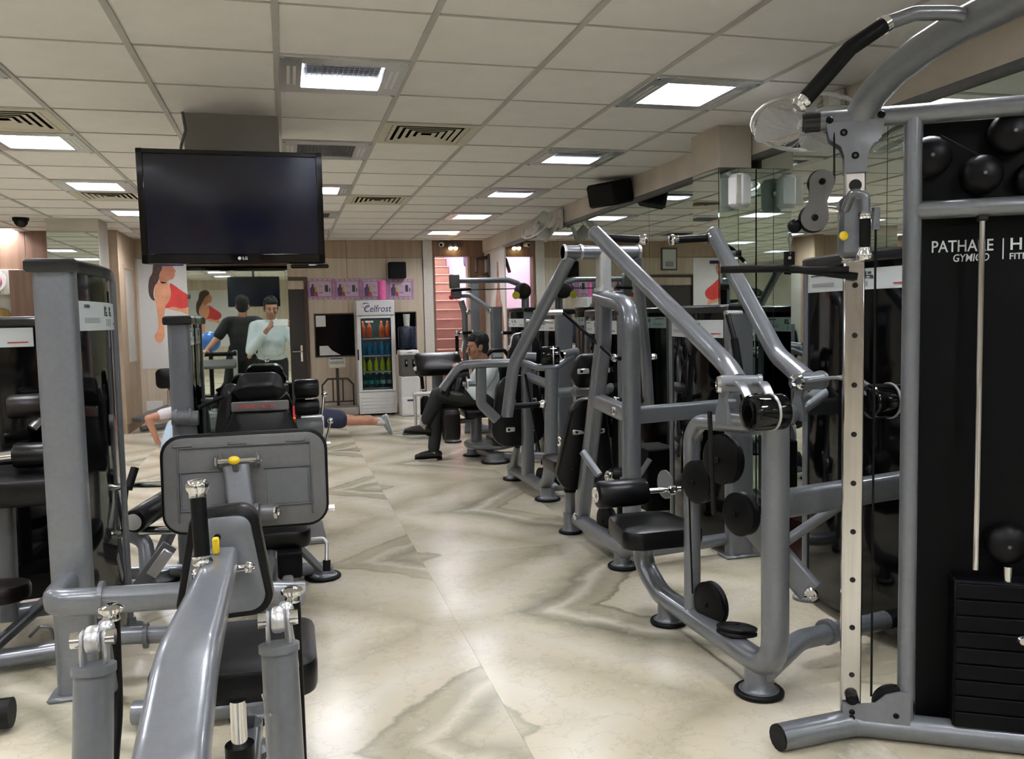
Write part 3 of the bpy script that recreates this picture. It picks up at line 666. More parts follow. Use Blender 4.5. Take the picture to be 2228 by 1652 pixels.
# the strip of four pink posters over the fridge
for k in range(4):
    a = .29 + .388 * k; b_ = a + .382
    t = thing('notice_poster', 'purple bordered couple-and-phone poster, %s from the left over the fridge' % ['first', 'second', 'third', 'fourth'][k], 'poster', (a + .19, YF - .003, 1.66), 'row of purple posters')
    y_ = YF - .003; z0, z1 = 1.672 - .004 * k, 1.975 - .006 * k
    part(t, 'sheet', B().bx(a, b_, y_ - .002, y_ + .002, z0, z1), 'poster_pink')
    part(t, 'print_panel', B().bx(a + .04, b_ - .035, y_ - .0032, y_ - .002, z0 + .045, z1 - .04), 'poster_pale')
    for zz in (z0 + .018, z1 - .018):
        bb = B()
        for q_ in range(5): bb.bx(a + .02 + .072 * q_, a + .074 + .072 * q_, y_ - .0034, y_ - .002, zz - .011, zz + .011)
        part(t, 'print_border', bb, 'poster_pale')
    part(t, 'print_man', B().poly([(a + .05, y_ - .0033, z0 + .05), (a + .11, y_ - .0033, z0 + .05), (a + .118, y_ - .0033, z0 + .16), (a + .10, y_ - .0033, z0 + .19), (a + .10, y_ - .0033, z0 + .225), (a + .075, y_ - .0033, z0 + .225), (a + .07, y_ - .0033, z0 + .19), (a + .045, y_ - .0033, z0 + .16)], .001, (0, -1, 0)), 'poster_purple')
    part(t, 'print_woman', B().poly([(a + .115, y_ - .0043, z0 + .05), (a + .16, y_ - .0043, z0 + .05), (a + .145, y_ - .0043, z0 + .13), (a + .14, y_ - .0043, z0 + .20), (a + .115, y_ - .0043, z0 + .20)], .001, (0, -1, 0)), 'tag_yellow')
    part(t, 'print_skirt', B().poly([(a + .112, y_ - .0055, z0 + .05), (a + .16, y_ - .0055, z0 + .05), (a + .145, y_ - .0055, z0 + .11), (a + .118, y_ - .0055, z0 + .11)], .001, (0, -1, 0)), 'print_red')
    part(t, 'print_phone', B().bx(a + .258, a + .302, y_ - .0044, y_ - .0032, z0 + .11, z0 + .21).bx(a + .318, a + .332, y_ - .0044, y_ - .0032, z0 + .11, z0 + .165), 'print_dark')
    for (q1, q2, q3) in ((.235, .09, .105), (.24, .18, .186), (.22, .20, .206)): part(t, 'print_line', B().bx(a + .17, a + q1, y_ - .0044, y_ - .0032, z0 + q2, z0 + q3), 'poster_pink')
solo('wall_speaker', B().bx(1.465, 1.715, YF - .16, YF - .001, 1.965, 2.20, .01), 'speaker_black', 'black box speaker on the far wall above the purple posters', 'speaker', (1.59, YF - .08, 1.965))
solo('pink_tube', B().lathe([(.055, 0), (.06, .01), (.06, .26), (.05, .28), (.03, .285)], (1.33, 12.25, 1.641)), 'bottle_pink', 'pink translucent bottle standing on top of the fridge', 'bottle', (1.33, 12.25, 1.641))
solo('socket_plate', B().bx(-1.93, -1.72, YF - .014, YF - .001, .17, .30, .004), 'white_plastic', 'white wall socket plate low on the far wall', 'socket', (-1.82, YF - .007, .17))
# posters on the right wall beyond the mirrors
t = thing('wall_poster', 'tall brown poster of a muscular back on the right wall by the doorway', 'poster', (XR - .004, 11.85, .5))
part(t, 'sheet', B().bx(XR - .006, XR - .001, 11.36, 12.2, .45, 2.30), 'wood_white')
part(t, 'print_figure', B().poly([(XR - .0062, a, b_) for a, b_ in [(11.42, .5), (11.50, .9), (11.44, 1.2), (11.50, 1.5), (11.62, 1.62), (11.66, 1.85), (11.72, 2.15), (11.80, 2.15), (11.80, 1.80), (11.90, 1.6), (11.98, 1.3), (11.90, .95), (11.96, .5)]], .0012, (-1, 0, 0)), 'poster_bronze')
t = thing('wall_fan', 'small dark wall bracket with folded arms beside the stair doorway', 'bracket', (XR - .005, 12.3, 2.0)); t.name = 'wall_bracket'
part(t, 'plate', B().bx(XR - .03, XR - .002, 12.22, 12.36, 1.95, 2.3, .005), 'frame_dark')
part(t, 'arm', B().tube([(XR - .03, 12.29, 2.25), (XR - .22, 12.15, 2.22), (XR - .25, 12.05, 2.02)], .05, r=.03), 'poster_hair')
part(t, 'arm', B().tube([(XR - .03, 12.29, 2.0), (XR - .18, 12.1, 1.95), (XR - .12, 11.9, 1.92)], .07, r=.03), 'poster_hair')
# ================================================================= gym machine helpers
FG = 'frame_grey'
def foot(root, c, r_=.075, h=.075):
    x, y, z = c
    p = part(root, 'foot', B().lathe([(r_ * .62, h), (r_ * .62, .035), (r_ * .72, .022), (r_, .016), (r_, .006), (r_ * .9, .006)], (x, y, 0)), FG)
    part(p, 'rubber_base', B().lathe([(r_ * .98, 0.0005), (r_ * 1.06, .004), (r_ * 1.06, .014), (r_ * 1.0, .019), (r_ * .8, .019)], (x, y, 0)), 'rubber')
def grip(root, a, b_, r_=.017, name='grip', e=.02):
    a, b_ = V(a), V(b_); d = (b_ - a).normalized()
    g = part(root, name, B().cyl(a, b_, r_), 'rubber')
    L = (b_ - a).length
    part(g, 'end_cap', B().lathe([(r_ * .8, 0), (r_ * 1.12, .004), (r_ * 1.15, .014), (r_ * 1.45, .022), (r_ * 1.5, .032), (r_ * 1.2, .04), (r_ * .5, .043)], b_ - d * .004, d), 'chrome')
    part(g, 'collar', B().lathe([(r_ * 1.1, 0), (r_ * 1.35, .006), (r_ * 1.2, .014), (r_ * 1.35, .02)], a - d * .018, d), 'chrome')
    return g
def bolt(root, c, ax, r_=.02, h=.012, m='chrome'):
    part(root, 'bolt', B().lathe([(r_, 0), (r_, h * .6), (r_ * .7, h), (r_ * .45, h), (r_ * .4, h * .5), (.001, h * .5)], c, ax, 16), m)
def pulley(root, c, ax, r_=.07, w_=.03, name='pulley'):
    h = w_ / 2
    p = part(root, name, B().lathe([(r_ * .3, -h * 1.2), (r_ * .8, -h), (r_, -h * .7), (r_, -h * .35), (r_ * .93, 0), (r_, h * .35), (r_, h * .7), (r_ * .8, h), (r_ * .3, h * 1.2)], c, ax, 28), 'rubber')
    n = V(ax).normalized(); part(p, 'axle_bolt', B().lathe([(r_ * .10, -h * 1.5), (r_ * .13, -h * 1.4), (r_ * .13, h * 1.4), (r_ * .10, h * 1.5)], c, ax, 12), 'chrome' if name != 'dark_pulley' else 'rubber')
    return p
def tower(root, x0, x1, y0, y1, H, face, pz, title=None, bulge=.045, post='near', icons=True, z0=.05):
    """weight-stack tower running along y: flat upright at y0, thin post at y1, bowed black shroud, cap and placard"""
    xm, w_ = (x0 + x1) / 2, x1 - x0
    part(root, 'upright', B().tube([(xm, y0, .01), (xm, y0, H - .045)], w_, .075, sec='rect', up=(0, 1, 0)), FG)
    xf = x1 if face > 0 else x0
    part(root, 'thin_post', B().tube([(xf - face * .012, y1, .01), (xf - face * .012, y1, H - .045)], .036, sec='oval'), FG)
    part(root, 'foot_plate', B().bx(x0 - .03, x1 + .03, y0 - .06, y0 + .06, 0, .018, .008), FG)
    part(root, 'foot_plate', B().lathe([(.06, 0), (.06, .012), (.03, .02), (.025, .05)], (xf - face * .012, y1, 0)), FG)
    ya, yb = y0 + .03, y1 + .01
    def edge(sd, t, off=0.0):
        x = (x1 - .012 if sd > 0 else x0 + .012); k = bulge if sd == face else bulge * .6
        return (x + sd * (k * math.sin(PI * t) + off), ya + (yb - ya) * t)
    N = 14
    ring = [edge(1, k / N) for k in range(N + 1)] + [edge(-1, 1 - k / N) for k in range(N + 1)]
    n = len(ring); vs = [(a, b_, z0) for a, b_ in ring] + [(a, b_, H - .04) for a, b_ in ring]
    fs = [(i, (i + 1) % n, n + (i + 1) % n, n + i) for i in range(n)] + [tuple(range(n))[::-1], tuple(range(n, 2 * n))]
    sh = part(root, 'shroud', B().add(vs, fs), 'gloss_black')
    # cap
    cyy = (y0 + y1) / 2
    def cring(z, g): return [(xm + (a - xm) * (1 + g / (w_ / 2)), cyy + (b_ - cyy) * (1 + g / ((yb - ya) / 2)), z) for a, b_ in
                             [edge(1, k / N) for k in range(N + 1)] + [(x1 - .03, y1 + .03), (x0 + .03, y1 + .03)] + [edge(-1, 1 - k / N) for k in range(N + 1)] + [(x0 - .004, y0 - .042), (x1 + .004, y0 - .042)]]
    lay = [cring(H - .048, .006), cring(H - .04, .012), cring(H - .012, .012), cring(H - .003, .004), cring(H, -.012)]
    n = len(lay[0]); vs = sum(lay, []); fs = [tuple(range(n))[::-1], tuple((len(lay) - 1) * n + i for i in range(n))]
    for l in range(len(lay) - 1):
        for i in range(n): fs.append((l * n + i, l * n + (i + 1) % n, (l + 1) * n + (i + 1) % n, (l + 1) * n + i))
    part(root, 'cap', B().add(vs, fs), 'cap_black')
    # placards on both faces
    def patch(sd, ta, tb, za, zb, off, th=.0008, k=6):
        vs = []; fs = []
        for i in range(k + 1):
            t = ta + (tb - ta) * i / k
            for z in (za, zb):
                for o_ in (off, off + th): x, y = edge(sd, t, o_); vs.append((x, y, z))
        for i in range(k):
            a, c = i * 4, i * 4 + 4
            fs += [(a, c, c + 2, a + 2), (a + 1, a + 3, c + 3, c + 1), (a, a + 1, c + 1, c), (a + 2, c + 2, c + 3, a + 3)]
        fs += [(0, 2, 3, 1), (k * 4, k * 4 + 1, k * 4 + 3, k * 4 + 2)]
        return vs, fs
    za, zb = pz; hh = zb - za
    for sd in (face, -face):
        pc = part(root, 'placard', B().add(*patch(sd, .02, .97, za, zb, .001, .0015, 12)), 'placard')
        fl_ = (lambda t: t) if sd > 0 else (lambda t: 1 - t)
        def add(name, ta, tb, qa, qb, m):
            a, b_ = sorted((fl_(ta), fl_(tb))); part(pc, name, B().add(*patch(sd, a, b_, za + hh * qa, za + hh * qb, .0028)), m)
        bb = B()
        for k in range(4): a, b_ = sorted((fl_(.10), fl_(.36))); bb.add(*patch(sd, a, b_, za + hh * (.26 + .05 * k), za + hh * (.29 + .05 * k), .0028))
        part(pc, 'print_lines', bb, 'print_mid')
        if not (title and sd == face): add('print_title', .08, .30, .80, .87, 'print_dark')
        for q_ in (.47, .62):       # two little figures on exercise machines
            bb = B()
            for (a, b_, c, d_) in ((0, .025, .56, .86), (.02, .07, .62, .68), (.05, .075, .50, .66), (.035, .06, .72, .84), (.0, .09, .52, .555)):
                a_, b2 = sorted((fl_(q_ + a), fl_(q_ + b_))); bb.add(*patch(sd, a_, b2, za + hh * c, za + hh * d_, .0028))
            part(pc, 'print_figure', bb, 'print_dark')
        bb = B()
        for q_ in (.52, .58, .64): a_, b2 = sorted((fl_(q_), fl_(q_ + .016))); bb.add(*patch(sd, a_, b2, za + hh * .14, za + hh * .40, .0028))
        part(pc, 'print_figure', bb, 'print_mid')
        add('print_logo', .83, .95, .20, .27, 'print_red')
        if title and sd == face:
            x, y = edge(sd, .09 if sd > 0 else .91, .006); x2, y2 = edge(sd, .30, .006)
            d_ = V(x2 - x, y2 - y, 0).normalized() if sd > 0 else V(0, -1, 0)
            text(pc, 'print_title', title, hh * .15, (x, y, za + hh * .78), d_, (0, 0, 1), 'print_dark', bold=.0004, sx=.8)
    return sh

# ================================================================= cable machine at the right edge
O_, e_, n_ = V(1.832, 2.166, 0), V(.857, -.514, 0), V(-.514, -.857, 0)
def W(s, n, z): return O_ + e_ * s + n_ * n + V(0, 0, z)
qz = Matrix.Rotation(math.atan2(-.514, .857), 3, 'Z')
m1 = thing('cable_machine', 'tall cable pulley machine with black stack cover and chrome hole post at the right edge', 'gym machine', (1.83, 2.17, 0))
part(m1, 'upright', B().tube([W(-.008, 0, .03), W(-.008, 0, 1.925)], .052), FG)
part(m1, 'upright', B().tube([W(.86, 0, .03), W(.86, 0, 1.925)], .052), FG)
part(m1, 'top_beam', B().tube([W(-.285, 0, 1.93), W(.9, 0, 1.93)], .058), FG)
part(m1, 'beam_end', B().tube([W(-.315, 0, 1.93), W(-.27, 0, 1.93)], .062, n=18).tube([W(-.322, 0, 1.93), W(-.31, 0, 1.93)], .054), 'cap_black')
part(m1, 'cross_bar', B().tube([W(0, 0, 1.645), W(.86, 0, 1.645)], .055), FG)
part(m1, 'base_rail', B().tube([W(.95, 0, .042), W(.05, 0, .042), W(-.16, .0, .042), (1.42, 2.235, .04)], .082, r=.12), FG)
part(m1, 'base_end', B().tube([(1.425, 2.235, .04), (1.412, 2.234, .04)], .080), 'rubber')
part(m1, 'cover_panel', B().box(W(.46, -.07, .98), (.86, .02, 1.86), qz), 'matt_black')
part(m1, 'cover_panel', B().box(W(.46, -.21, .98), (.86, .02, 1.86), qz), 'matt_black')
for (s, tx, z, sz) in ((.055, 'PATHARE', 1.522, .050), (.115, 'GYMICO', 1.492, .032)):
    text(m1, 'logo_text', tx, sz, W(s, -.057, z), e_, (0, 0, 1), 'placard', shear=.12 if tx == 'GYMICO' else 0, bold=.0004, sx=.80)
text(m1, 'logo_text', 'HILTON', .050, W(.268, -.057, 1.522), e_, (0, 0, 1), 'placard', bold=.0007)
text(m1, 'logo_text', 'FITNESS', .026, W(.268, -.057, 1.494), e_, (0, 0, 1), 'placard', bold=.0005)
part(m1, 'logo_bar', B().box(W(.252, -.058, 1.526), (.003, .002, .062), qz), 'placard')
hp = part(m1, 'hole_post', B().box(W(-.170, 0, .94), (.060, .042, 1.76), qz, .004), 'steel')
for k in range(9): part(hp, 'adjustment_hole', B().lathe([(.001, 0), (.0085, 0), (.0085, .0008), (.001, .0008)], W(-.168, .0212, .205 + .1528 * k), n_, 14), 'void_dark')
part(hp, 'stop_bumper', B().lathe([(.019, 0), (.019, .022), (.013, .028)], W(-.168, .021, .135), n_), 'rubber')
# top gusset, big hole, bolts
for n0, th in ((.026, .008), (-.034, .008)):
    part(m1, 'gusset_plate', B().poly([W(-.255, n0, 1.918), W(-.09, n0, 1.918), W(-.10, n0, 1.862), W(-.125, n0, 1.845), W(-.138, n0, 1.815), W(-.138, n0, 1.765), W(-.202, n0, 1.765), W(-.202, n0, 1.815), W(-.213, n0, 1.845), W(-.245, n0, 1.868)], th, n_), FG)
for s, z in ((-.245, 1.925), (-.10, 1.93), (-.205, 1.885), (-.172, 1.815)): bolt(m1, W(s, .030, z), n_, .011, .008, 'rubber')
part(m1, 'post_hole', B().lathe([(.001, 0), (.017, 0), (.018, .004), (.001, .004)], W(-.170, .0208, 1.728), n_, 20), 'vinyl_brown')
# sliding carriage with handle
ca = part(m1, 'carriage', B().box(W(-.172, .002, 1.605), (.088, .082, .185), qz, .014), FG)
part(ca, 'handle_tube', B().tube([W(-.20, .045, 1.655), W(-.185, .09, 1.70), W(-.15, .095, 1.69), W(-.15, .095, 1.61)], .026, r=.025), FG)
grip(m1, W(-.15, .095, 1.62), W(-.15, .095, 1.535), .016)
part(ca, 'pull_knob', B().lathe([(.008, 0), (.011, .01), (.014, .016), (.012, .026), (.005, .03)], W(-.205, .044, 1.575), n_), 'yellow')
part(ca, 'axle', B().cyl(W(-.22, .02, 1.655), W(-.275, .03, 1.665), .011), 'chrome')
part(ca, 'bottom_collar', B().box(W(-.172, .002, 1.505), (.066, .05, .016), qz, .004), 'chrome')
# peanut-shaped double pulley
pc_, pd_ = (-.268, 1.738), (-.288, 1.632)
def peanut(r1, r2, off):
    pts = []; v1 = V(pc_[0], pc_[1], 0); v2 = V(pd_[0], pd_[1], 0); ax = (v1 - v2); a0 = math.atan2(ax.y, ax.x)
    for k in range(13): a = a0 - 1.9 + 3.8 * k / 12; pts.append((v1.x + r1 * math.cos(a), v1.y + r1 * math.sin(a)))
    mid = (v1 + v2) / 2; s_ = V(-ax.y, ax.x, 0).normalized(); pts.append((mid.x + s_.x * r1 * .72, mid.y + s_.y * r1 * .72))
    for k in range(13): a = a0 + PI - 1.9 + 3.8 * k / 12; pts.append((v2.x + r2 * math.cos(a), v2.y + r2 * math.sin(a)))
    pts.append((mid.x - s_.x * r1 * .72, mid.y - s_.y * r1 * .72))
    return [W(a, off, b_) for a, b_ in pts]
pp = part(m1, 'pulley_plate', B().poly(peanut(.036, .040, .066), .005, n_), 'plastic_grey')
part(m1, 'pulley_plate', B().poly(peanut(.036, .040, .02), .005, n_), 'plastic_grey')
for (s, z), rr in ((pc_, .038), (pd_, .043)):
    pulley(m1, W(s - .004, .045, z), n_, rr, .034, 'dark_pulley'); bolt(pp, W(s, .071, z), n_, .010, .007, 'rubber')
part(m1, 'cable', B().tube([W(-.232, .03, 1.90), W(-.232, .045, 1.74)], .006), 'rubber')
part(m1, 'stopper_ball', B().ball(W(-.345, .048, 1.612), .022, 16), 'rubber')
ch = part(m1, 'chain_link', B().tube([W(-.358, .048, 1.592), W(-.352, .048, 1.575), W(-.358, .048, 1.545), W(-.364, .048, 1.575), W(-.358, .048, 1.592)], .006).tube([W(-.358, .042, 1.55), W(-.358, .056, 1.53), W(-.358, .048, 1.505), W(-.358, .040, 1.53), W(-.358, .044, 1.55)], .006), 'frame_dark')
pb = thing('pulldown_bar', 'short black pulldown bar hanging from the cable pulley', 'bar', W(-.359, .05, 1.48))
part(pb, 'bar', B().tube([W(-.565, .055, 1.487), W(-.36, .05, 1.484), W(-.165, .05, 1.452)], .024), 'rubber')
part(pb, 'bar_end', B().tube([W(-.36, .053, 1.478), W(-.19, .06, 1.474)], .020), 'rubber')
part(pb, 'bracket', B().tube([W(-.36, .048, 1.487), W(-.36, .048, 1.535)], .035, .018, sec='oval', up=(0, 1, 0)), 'rubber')
part(pb, 'rivet', B().lathe([(.001, 0), (.006, 0), (.005, .003), (.001, .003)], W(-.36, .066, 1.515), n_, 12), 'chrome')
part(m1, 'cable', B().tube([W(-.115, .048, 1.60), W(-.113, .04, .15)], .007), 'rubber')
part(m1, 'cable_connector', B().tube([W(-.115, .046, 1.655), W(-.115, .046, 1.59)], .022, .016, sec='rect'), FG)
part(m1, 'foot_gusset', B().poly([W(-.195, .026, .05), W(-.0, .026, .05), W(.0, .026, .165), W(-.03, .026, .168), W(-.07, .026, .155), W(-.10, .026, .125), W(-.14, .026, .118), W(-.195, .026, .118)], .008, n_), FG)
pulley(m1, W(-.045, .005, .115), n_, .062, .03, 'dark_pulley')
for s, z in ((-.168, .09), (-.168, .072), (-.04, .092)): bolt(m1, W(s, .034, z), n_, .009, .005, 'rubber')
for s, z, rr in ((.045, 1.806, .062), (.186, 1.745, .058), (.262, 1.86, .062), (.33, 1.72, .06), (.27, .635, .062)):
    pc2 = part(m1, 'pulley_dome', B().lathe([(rr * math.cos(a_ * PI / 16), rr * .62 * math.sin(a_ * PI / 16)) for a_ in range(8)] + [(.006, rr * .62)], W(s, -.03, z), n_, 28).lathe([(rr, -.02), (rr, 0)], W(s, -.03, z), n_, 28), 'dome_black'); part(pc2, 'axle_ring', B().lathe([(.0035, 0), (.0055, .001), (.0055, .002), (.0035, .002)], W(s, -.03 + rr * .62, z), n_, 16), 'plastic_grey')
part(m1, 'cable', B().tube([W(.07, -.02, 1.865), W(.17, -.02, 1.802)], .006), 'rubber')
part(m1, 'guide_rod', B().cyl(W(.181, .0, .56), W(.181, .0, 1.615), .0095), 'chrome')
part(m1, 'guide_rod', B().cyl(W(.52, .0, .56), W(.52, .0, 1.615), .0095), 'chrome')
ws = part(m1, 'weight_stack', B().box(W(.35, -.02, .30), (.46, .09, .46), qz, .006), 'matt_black')
for k in range(9): part(ws, 'weight_plate', B().box(W(.35, .028, .10 + .05 * k), (.45, .012, .046), qz, .003), 'matt_black')
part(ws, 'selector_pin', B().lathe([(.006, 0), (.012, .004), (.015, .012), (.010, .02)], W(.30, .034, .365), n_), 'chrome')
part(ws, 'top_pin', B().cyl(W(.268, 0, .53), W(.268, 0, .575), .014), 'chrome')
part(m1, 'rod_clamp', B().box(W(.181, .0, 1.615), (.03, .03, .02), qz, .004), 'vinyl_brown')
# arch with pull-up handle, and the far leg of the arch
part(m1, 'arch', B().tube([(1.70, 2.262, 1.925), (1.70, 2.20, 1.985), (1.70, 2.10, 2.028), (1.70, 1.99, 2.056), (1.70, 1.85, 2.075), (1.70, 1.6, 2.085), (1.70, 1.2, 2.08), (1.70, .9, 2.03), (1.70, .72, 1.92)], .088, r=.2, n=20), FG)
part(m1, 'rear_upright', B().tube([(1.70, .72, .02), (1.70, .72, 1.95)], .07), FG)
part(m1, 'rear_base', B().tube([(1.4, .72, .042), (2.3, .72, .042)], .082), FG)
hb = part(m1, 'pull_up_handle', B().tube([(1.70, 1.80, 2.075), (1.63, 1.81, 2.085), (1.54, 1.83, 2.085), (1.465, 1.85, 2.06)], .036, r=.06), FG)
part(hb, 'rubber_sleeve', B().tube([(1.468, 1.85, 2.06), (1.383, 1.87, 2.003), (1.275, 1.90, 1.88)], .040, r=.03), 'rubber')
part(hb, 'sleeve_ring', B().tube([(1.474, 1.849, 2.064), (1.462, 1.851, 2.056)], .046), 'chrome')
part(hb, 'end_cap', B().lathe([(.018, 0), (.022, .006), (.018, .016), (.022, .022), (.014, .03)], (1.277, 1.899, 1.882), (-.1, .03, -.1)), 'chrome')

# ================================================================= lat pulldown machine
m2 = thing('lat_pulldown_machine', 'grey lat pulldown machine with two raised arms and black thigh roller', 'gym machine', (1.56, 2.9, 0))
X = 1.565
part(m2, 'base_frame', B().tube([(X, 2.49, 1.00), (X, 2.49, .12), (X, 3.40, .105), (X - .01, 3.58, .20), (X - .01, 3.55, .36)], .082, .092, r=[.13, .22, .12], sec='oval', up=(1, 0, 0)), FG)
part(m2, 'inner_arch', B().tube([(X, 2.50, .965), (X, 3.03, .925), (X, 3.10, .86), (X, 3.10, .10)], .06, .066, r=[.13, .08], sec='oval', up=(1, 0, 0)), FG)
foot(m2, (X + .005, 2.60, 0), .082, .1); foot(m2, (X, 3.33, 0), .075, .1)
part(m2, 'cross_beam', B().tube([(X, 2.50, .70), (2.32, 2.62, .715)], .06, .095, sec='rect'), FG)
part(m2, 'low_link', B().tube([(X, 2.55, .10), (1.80, 2.70, .13), (2.32, 2.85, .10)], .075, r=.2), FG)
part(m2, 'clamp_ring', B().tube([(1.94, 2.745, .125), (1.965, 2.752, .125)], .098), FG)
st_ = part(m2, 'seat', B().pad((1.50, 3.36, .415), (1, 0, 0), (0, 1, 0), .36, .36, .085, .07, w2=.30), 'vinyl')
part(st_, 'seat_plate', B().box((X - .02, 3.38, .365), (.2, .24, .012), None, .003), FG)
part(m2, 'thigh_roller', B().drum((1.42, 3.50, .555), (1, 0, 0), .062, .24, .018), 'vinyl')
part(m2, 'roller_cap', B().lathe([(.035, 0), (.034, .006), (.012, .008), (.010, .004)], (1.298, 3.50, .555), (-1, 0, 0)), 'chrome')
part(m2, 'roller_rod', B().cyl((1.53, 3.50, .555), (1.70, 3.48, .56), .012), 'chrome')
part(m2, 'adjust_plate', B().lathe([(.001, 0), (.066, 0), (.066, .008), (.001, .008)], (1.64, 3.52, .575), (1, .1, 0), 24), FG)
bolt(m2, (1.655, 3.47, .56), (-.1, -1, 0), .022, .02)
part(m2, 'roller_arm', B().tube([(1.36, 3.62, .62), (1.31, 3.70, .72)], .035), FG)
pulley(m2, (X + .01, 2.86, .80), (1, .25, 0), .095, .05, 'dark_pulley'); pulley(m2, (X - .02, 3.00, .69), (1, .2, 0), .085, .05, 'dark_pulley')
pulley(m2, (X + .05, 2.80, .60), (1, .25, 0), .082, .05, 'dark_pulley'); pulley(m2, (X + .02, 2.98, .20), (1, .2, 0), .088, .045, 'dark_pulley')
pulley(m2, (X + .02, 2.78, .165), (.1, .1, 1), .075, .035, 'dark_pulley')
part(m2, 'pulley_post', B().cyl((X + .02, 2.78, .12), (X + .02, 2.78, .165), .02), FG)
part(m2, 'belt', B().tube([(1.455, 2.74, 1.0), (1.47, 2.74, .62)], .028, .006, sec='rect', up=(1, 0, 0)), 'rubber')
part(m2, 'cable', B().tube([(X - .03, 3.07, .70), (X - .02, 3.06, .22)], .007), 'rubber')
part(m2, 'swing_plate', B().tube([(1.70, 2.95, .57), (1.86, 2.72, .30)], .04, .10, sec='rect'), FG)
bolt(m2, (1.845, 2.70, .30), (-.35, -.9, .1), .026, .02)
part(m2, 'strut', B().tube([(1.78, 2.84, .44), (1.98, 2.72, .62)], .04), FG)
# yoke, pivots, levers, drums, arms
part(m2, 'yoke', B().tube([(1.40, 2.56, 1.01), (X, 2.46, .985), (1.83, 2.62, 1.06)], .055, r=.1), FG)
for sg, px in ((-1, 1.44), (1, 1.70)):
    c = V(px, 2.50, 1.115); ax = V(.95, sg * .35, 0).normalized()
    pv = part(m2, 'pivot_tube', B().cyl(c - ax * .065, c + ax * .065, .030), FG)
    part(pv, 'pivot_cap', B().lathe([(.030, 0), (.026, .012), (.012, .014), (.011, .006), (.001, .006)], c - ax * .065, -ax), 'chrome'); part(pv, 'pivot_ring', B().cyl(c + ax * .055, c + ax * .068, .033), FG)
    part(m2, 'pivot_bracket', B().poly([c - ax * .058 + V(0, .0, .032), c - ax * .058 + V(.0, .026, .0), c - ax * .058 + V(0, .028, -.05), c - ax * .058 + V(0, .05, -.10), c - ax * .058 + V(0, .05, -.13), c - ax * .058 + V(0, -.03, -.13), c - ax * .058 + V(0, -.03, -.10), c - ax * .058 + V(0, -.012, -.05), c - ax * .058 + V(0, -.028, 0)], .012, ax), FG)
    dc = V(1.405, 2.29, 1.045) if sg < 0 else V(1.84, 2.30, 1.06)
    for o_ in (-.045, .045): part(m2, 'lever_plate', B().tube([c + ax * o_, (c + dc) / 2 + V(0, 0, .05) + ax * o_ * .8, dc + ax * o_ * .7], .010, .030, r=.08, sec='rect', up=ax), FG)
    dax = V(1, 0.02, 0) if sg < 0 else V(1, -.02, 0)
    dr = part(m2, 'counterweight', B().drum(dc, dax, .056, .125, .010, 30), 'gloss_black'); dn = dax.normalized()
    part(dr, 'steel_band', B().cyl(dc + dn * .012, dc + dn * .020, .0585, n=30), 'alu')
    hx = 1.295 if sg < 0 else 1.858; hy = 3.46
    bend = V(1.515, 2.72, 1.165) if sg < 0 else V(1.785, 2.83, 1.19)
    tip = V(hx, hy, 1.71)
    part(m2, 'swing_arm', B().tube([c + V(0, .01, 0), bend, tip], .066, r=.22, n=18, taper=(1.1, .95)), FG)
    part(m2, 'arm_cap', B().lathe([(.0315, 0), (.029, .006), (.01, .008)], tip, (tip - bend)), 'alu')
    grip(m2, V(hx - sg * .045, hy - .02, 1.685), V(hx - sg * .19, hy - .03, 1.677), .0165)
part(m2, 'link_pin', B().cyl((1.76, 3.05, 1.35), (1.68, 3.03, 1.35), .012), 'alu')
part(m2, 'gas_strut', B().tube([(1.69, 3.03, 1.345), (1.69, 2.98, 1.25)], .022).tube([(1.69, 2.98, 1.25), (1.70, 2.9, .95)], .03), 'rubber')
tower(m2, 2.30, 2.46, 2.66, 3.42, 1.595, -1, (1.435, 1.52))

# ================================================================= chest press machine
m3 = thing('chest_press_machine', 'grey chest press machine with overhead cross tube and arms hanging to grips', 'gym machine', (1.70, 4.5, 0))
X = 1.695
part(m3, 'base_frame', B().tube([(X, 4.88, .10), (X, 4.04, .10), (X, 4.02, 1.40), (X, 4.46, 1.455)], .09, .095, r=[.13, .16], sec='oval', up=(1, 0, 0)), FG)
foot(m3, (X, 4.16, 0), .08, .09); foot(m3, (X - .03, 4.95, 0), .07, .13)
part(m3, 'inclined_post', B().tube([(X, 4.83, .09), (X, 4.42, 1.20), (X, 4.40, 1.49)], .078, .085, r=.25, sec='rect', up=(1, 0, 0)), FG)
part(m3, 'top_post', B().tube([(X, 4.40, 1.49), (X, 4.40, 1.70)], .075, sec='rect'), 'alu')
part(m3, 'post_collar', B().tube([(X, 4.40, 1.485), (X, 4.40, 1.505)], .095, sec='rect'), 'alu')
part(m3, 'cross_tube', B().cyl((X - .235, 4.40, 1.70), (X + .21, 4.40, 1.70), .036), FG)
for o_ in (-.235, -.14, .20): part(m3, 'tube_ring', B().cyl((X + o_, 4.40, 1.70), (X + o_ + .014, 4.40, 1.70), .043), 'alu')
part(m3, 'back_bar', B().tube([(X, 4.05, .835), (X, 4.50, .865)], .06, .09, sec='rect'), FG); bolt(m3, (X - .032, 4.18, .845), (-1, 0, 0), .024, .014)
part(m3, 'cross_beam', B().tube([(X, 4.06, .83), (2.34, 4.14, .84)], .06, .09, sec='rect'), FG)
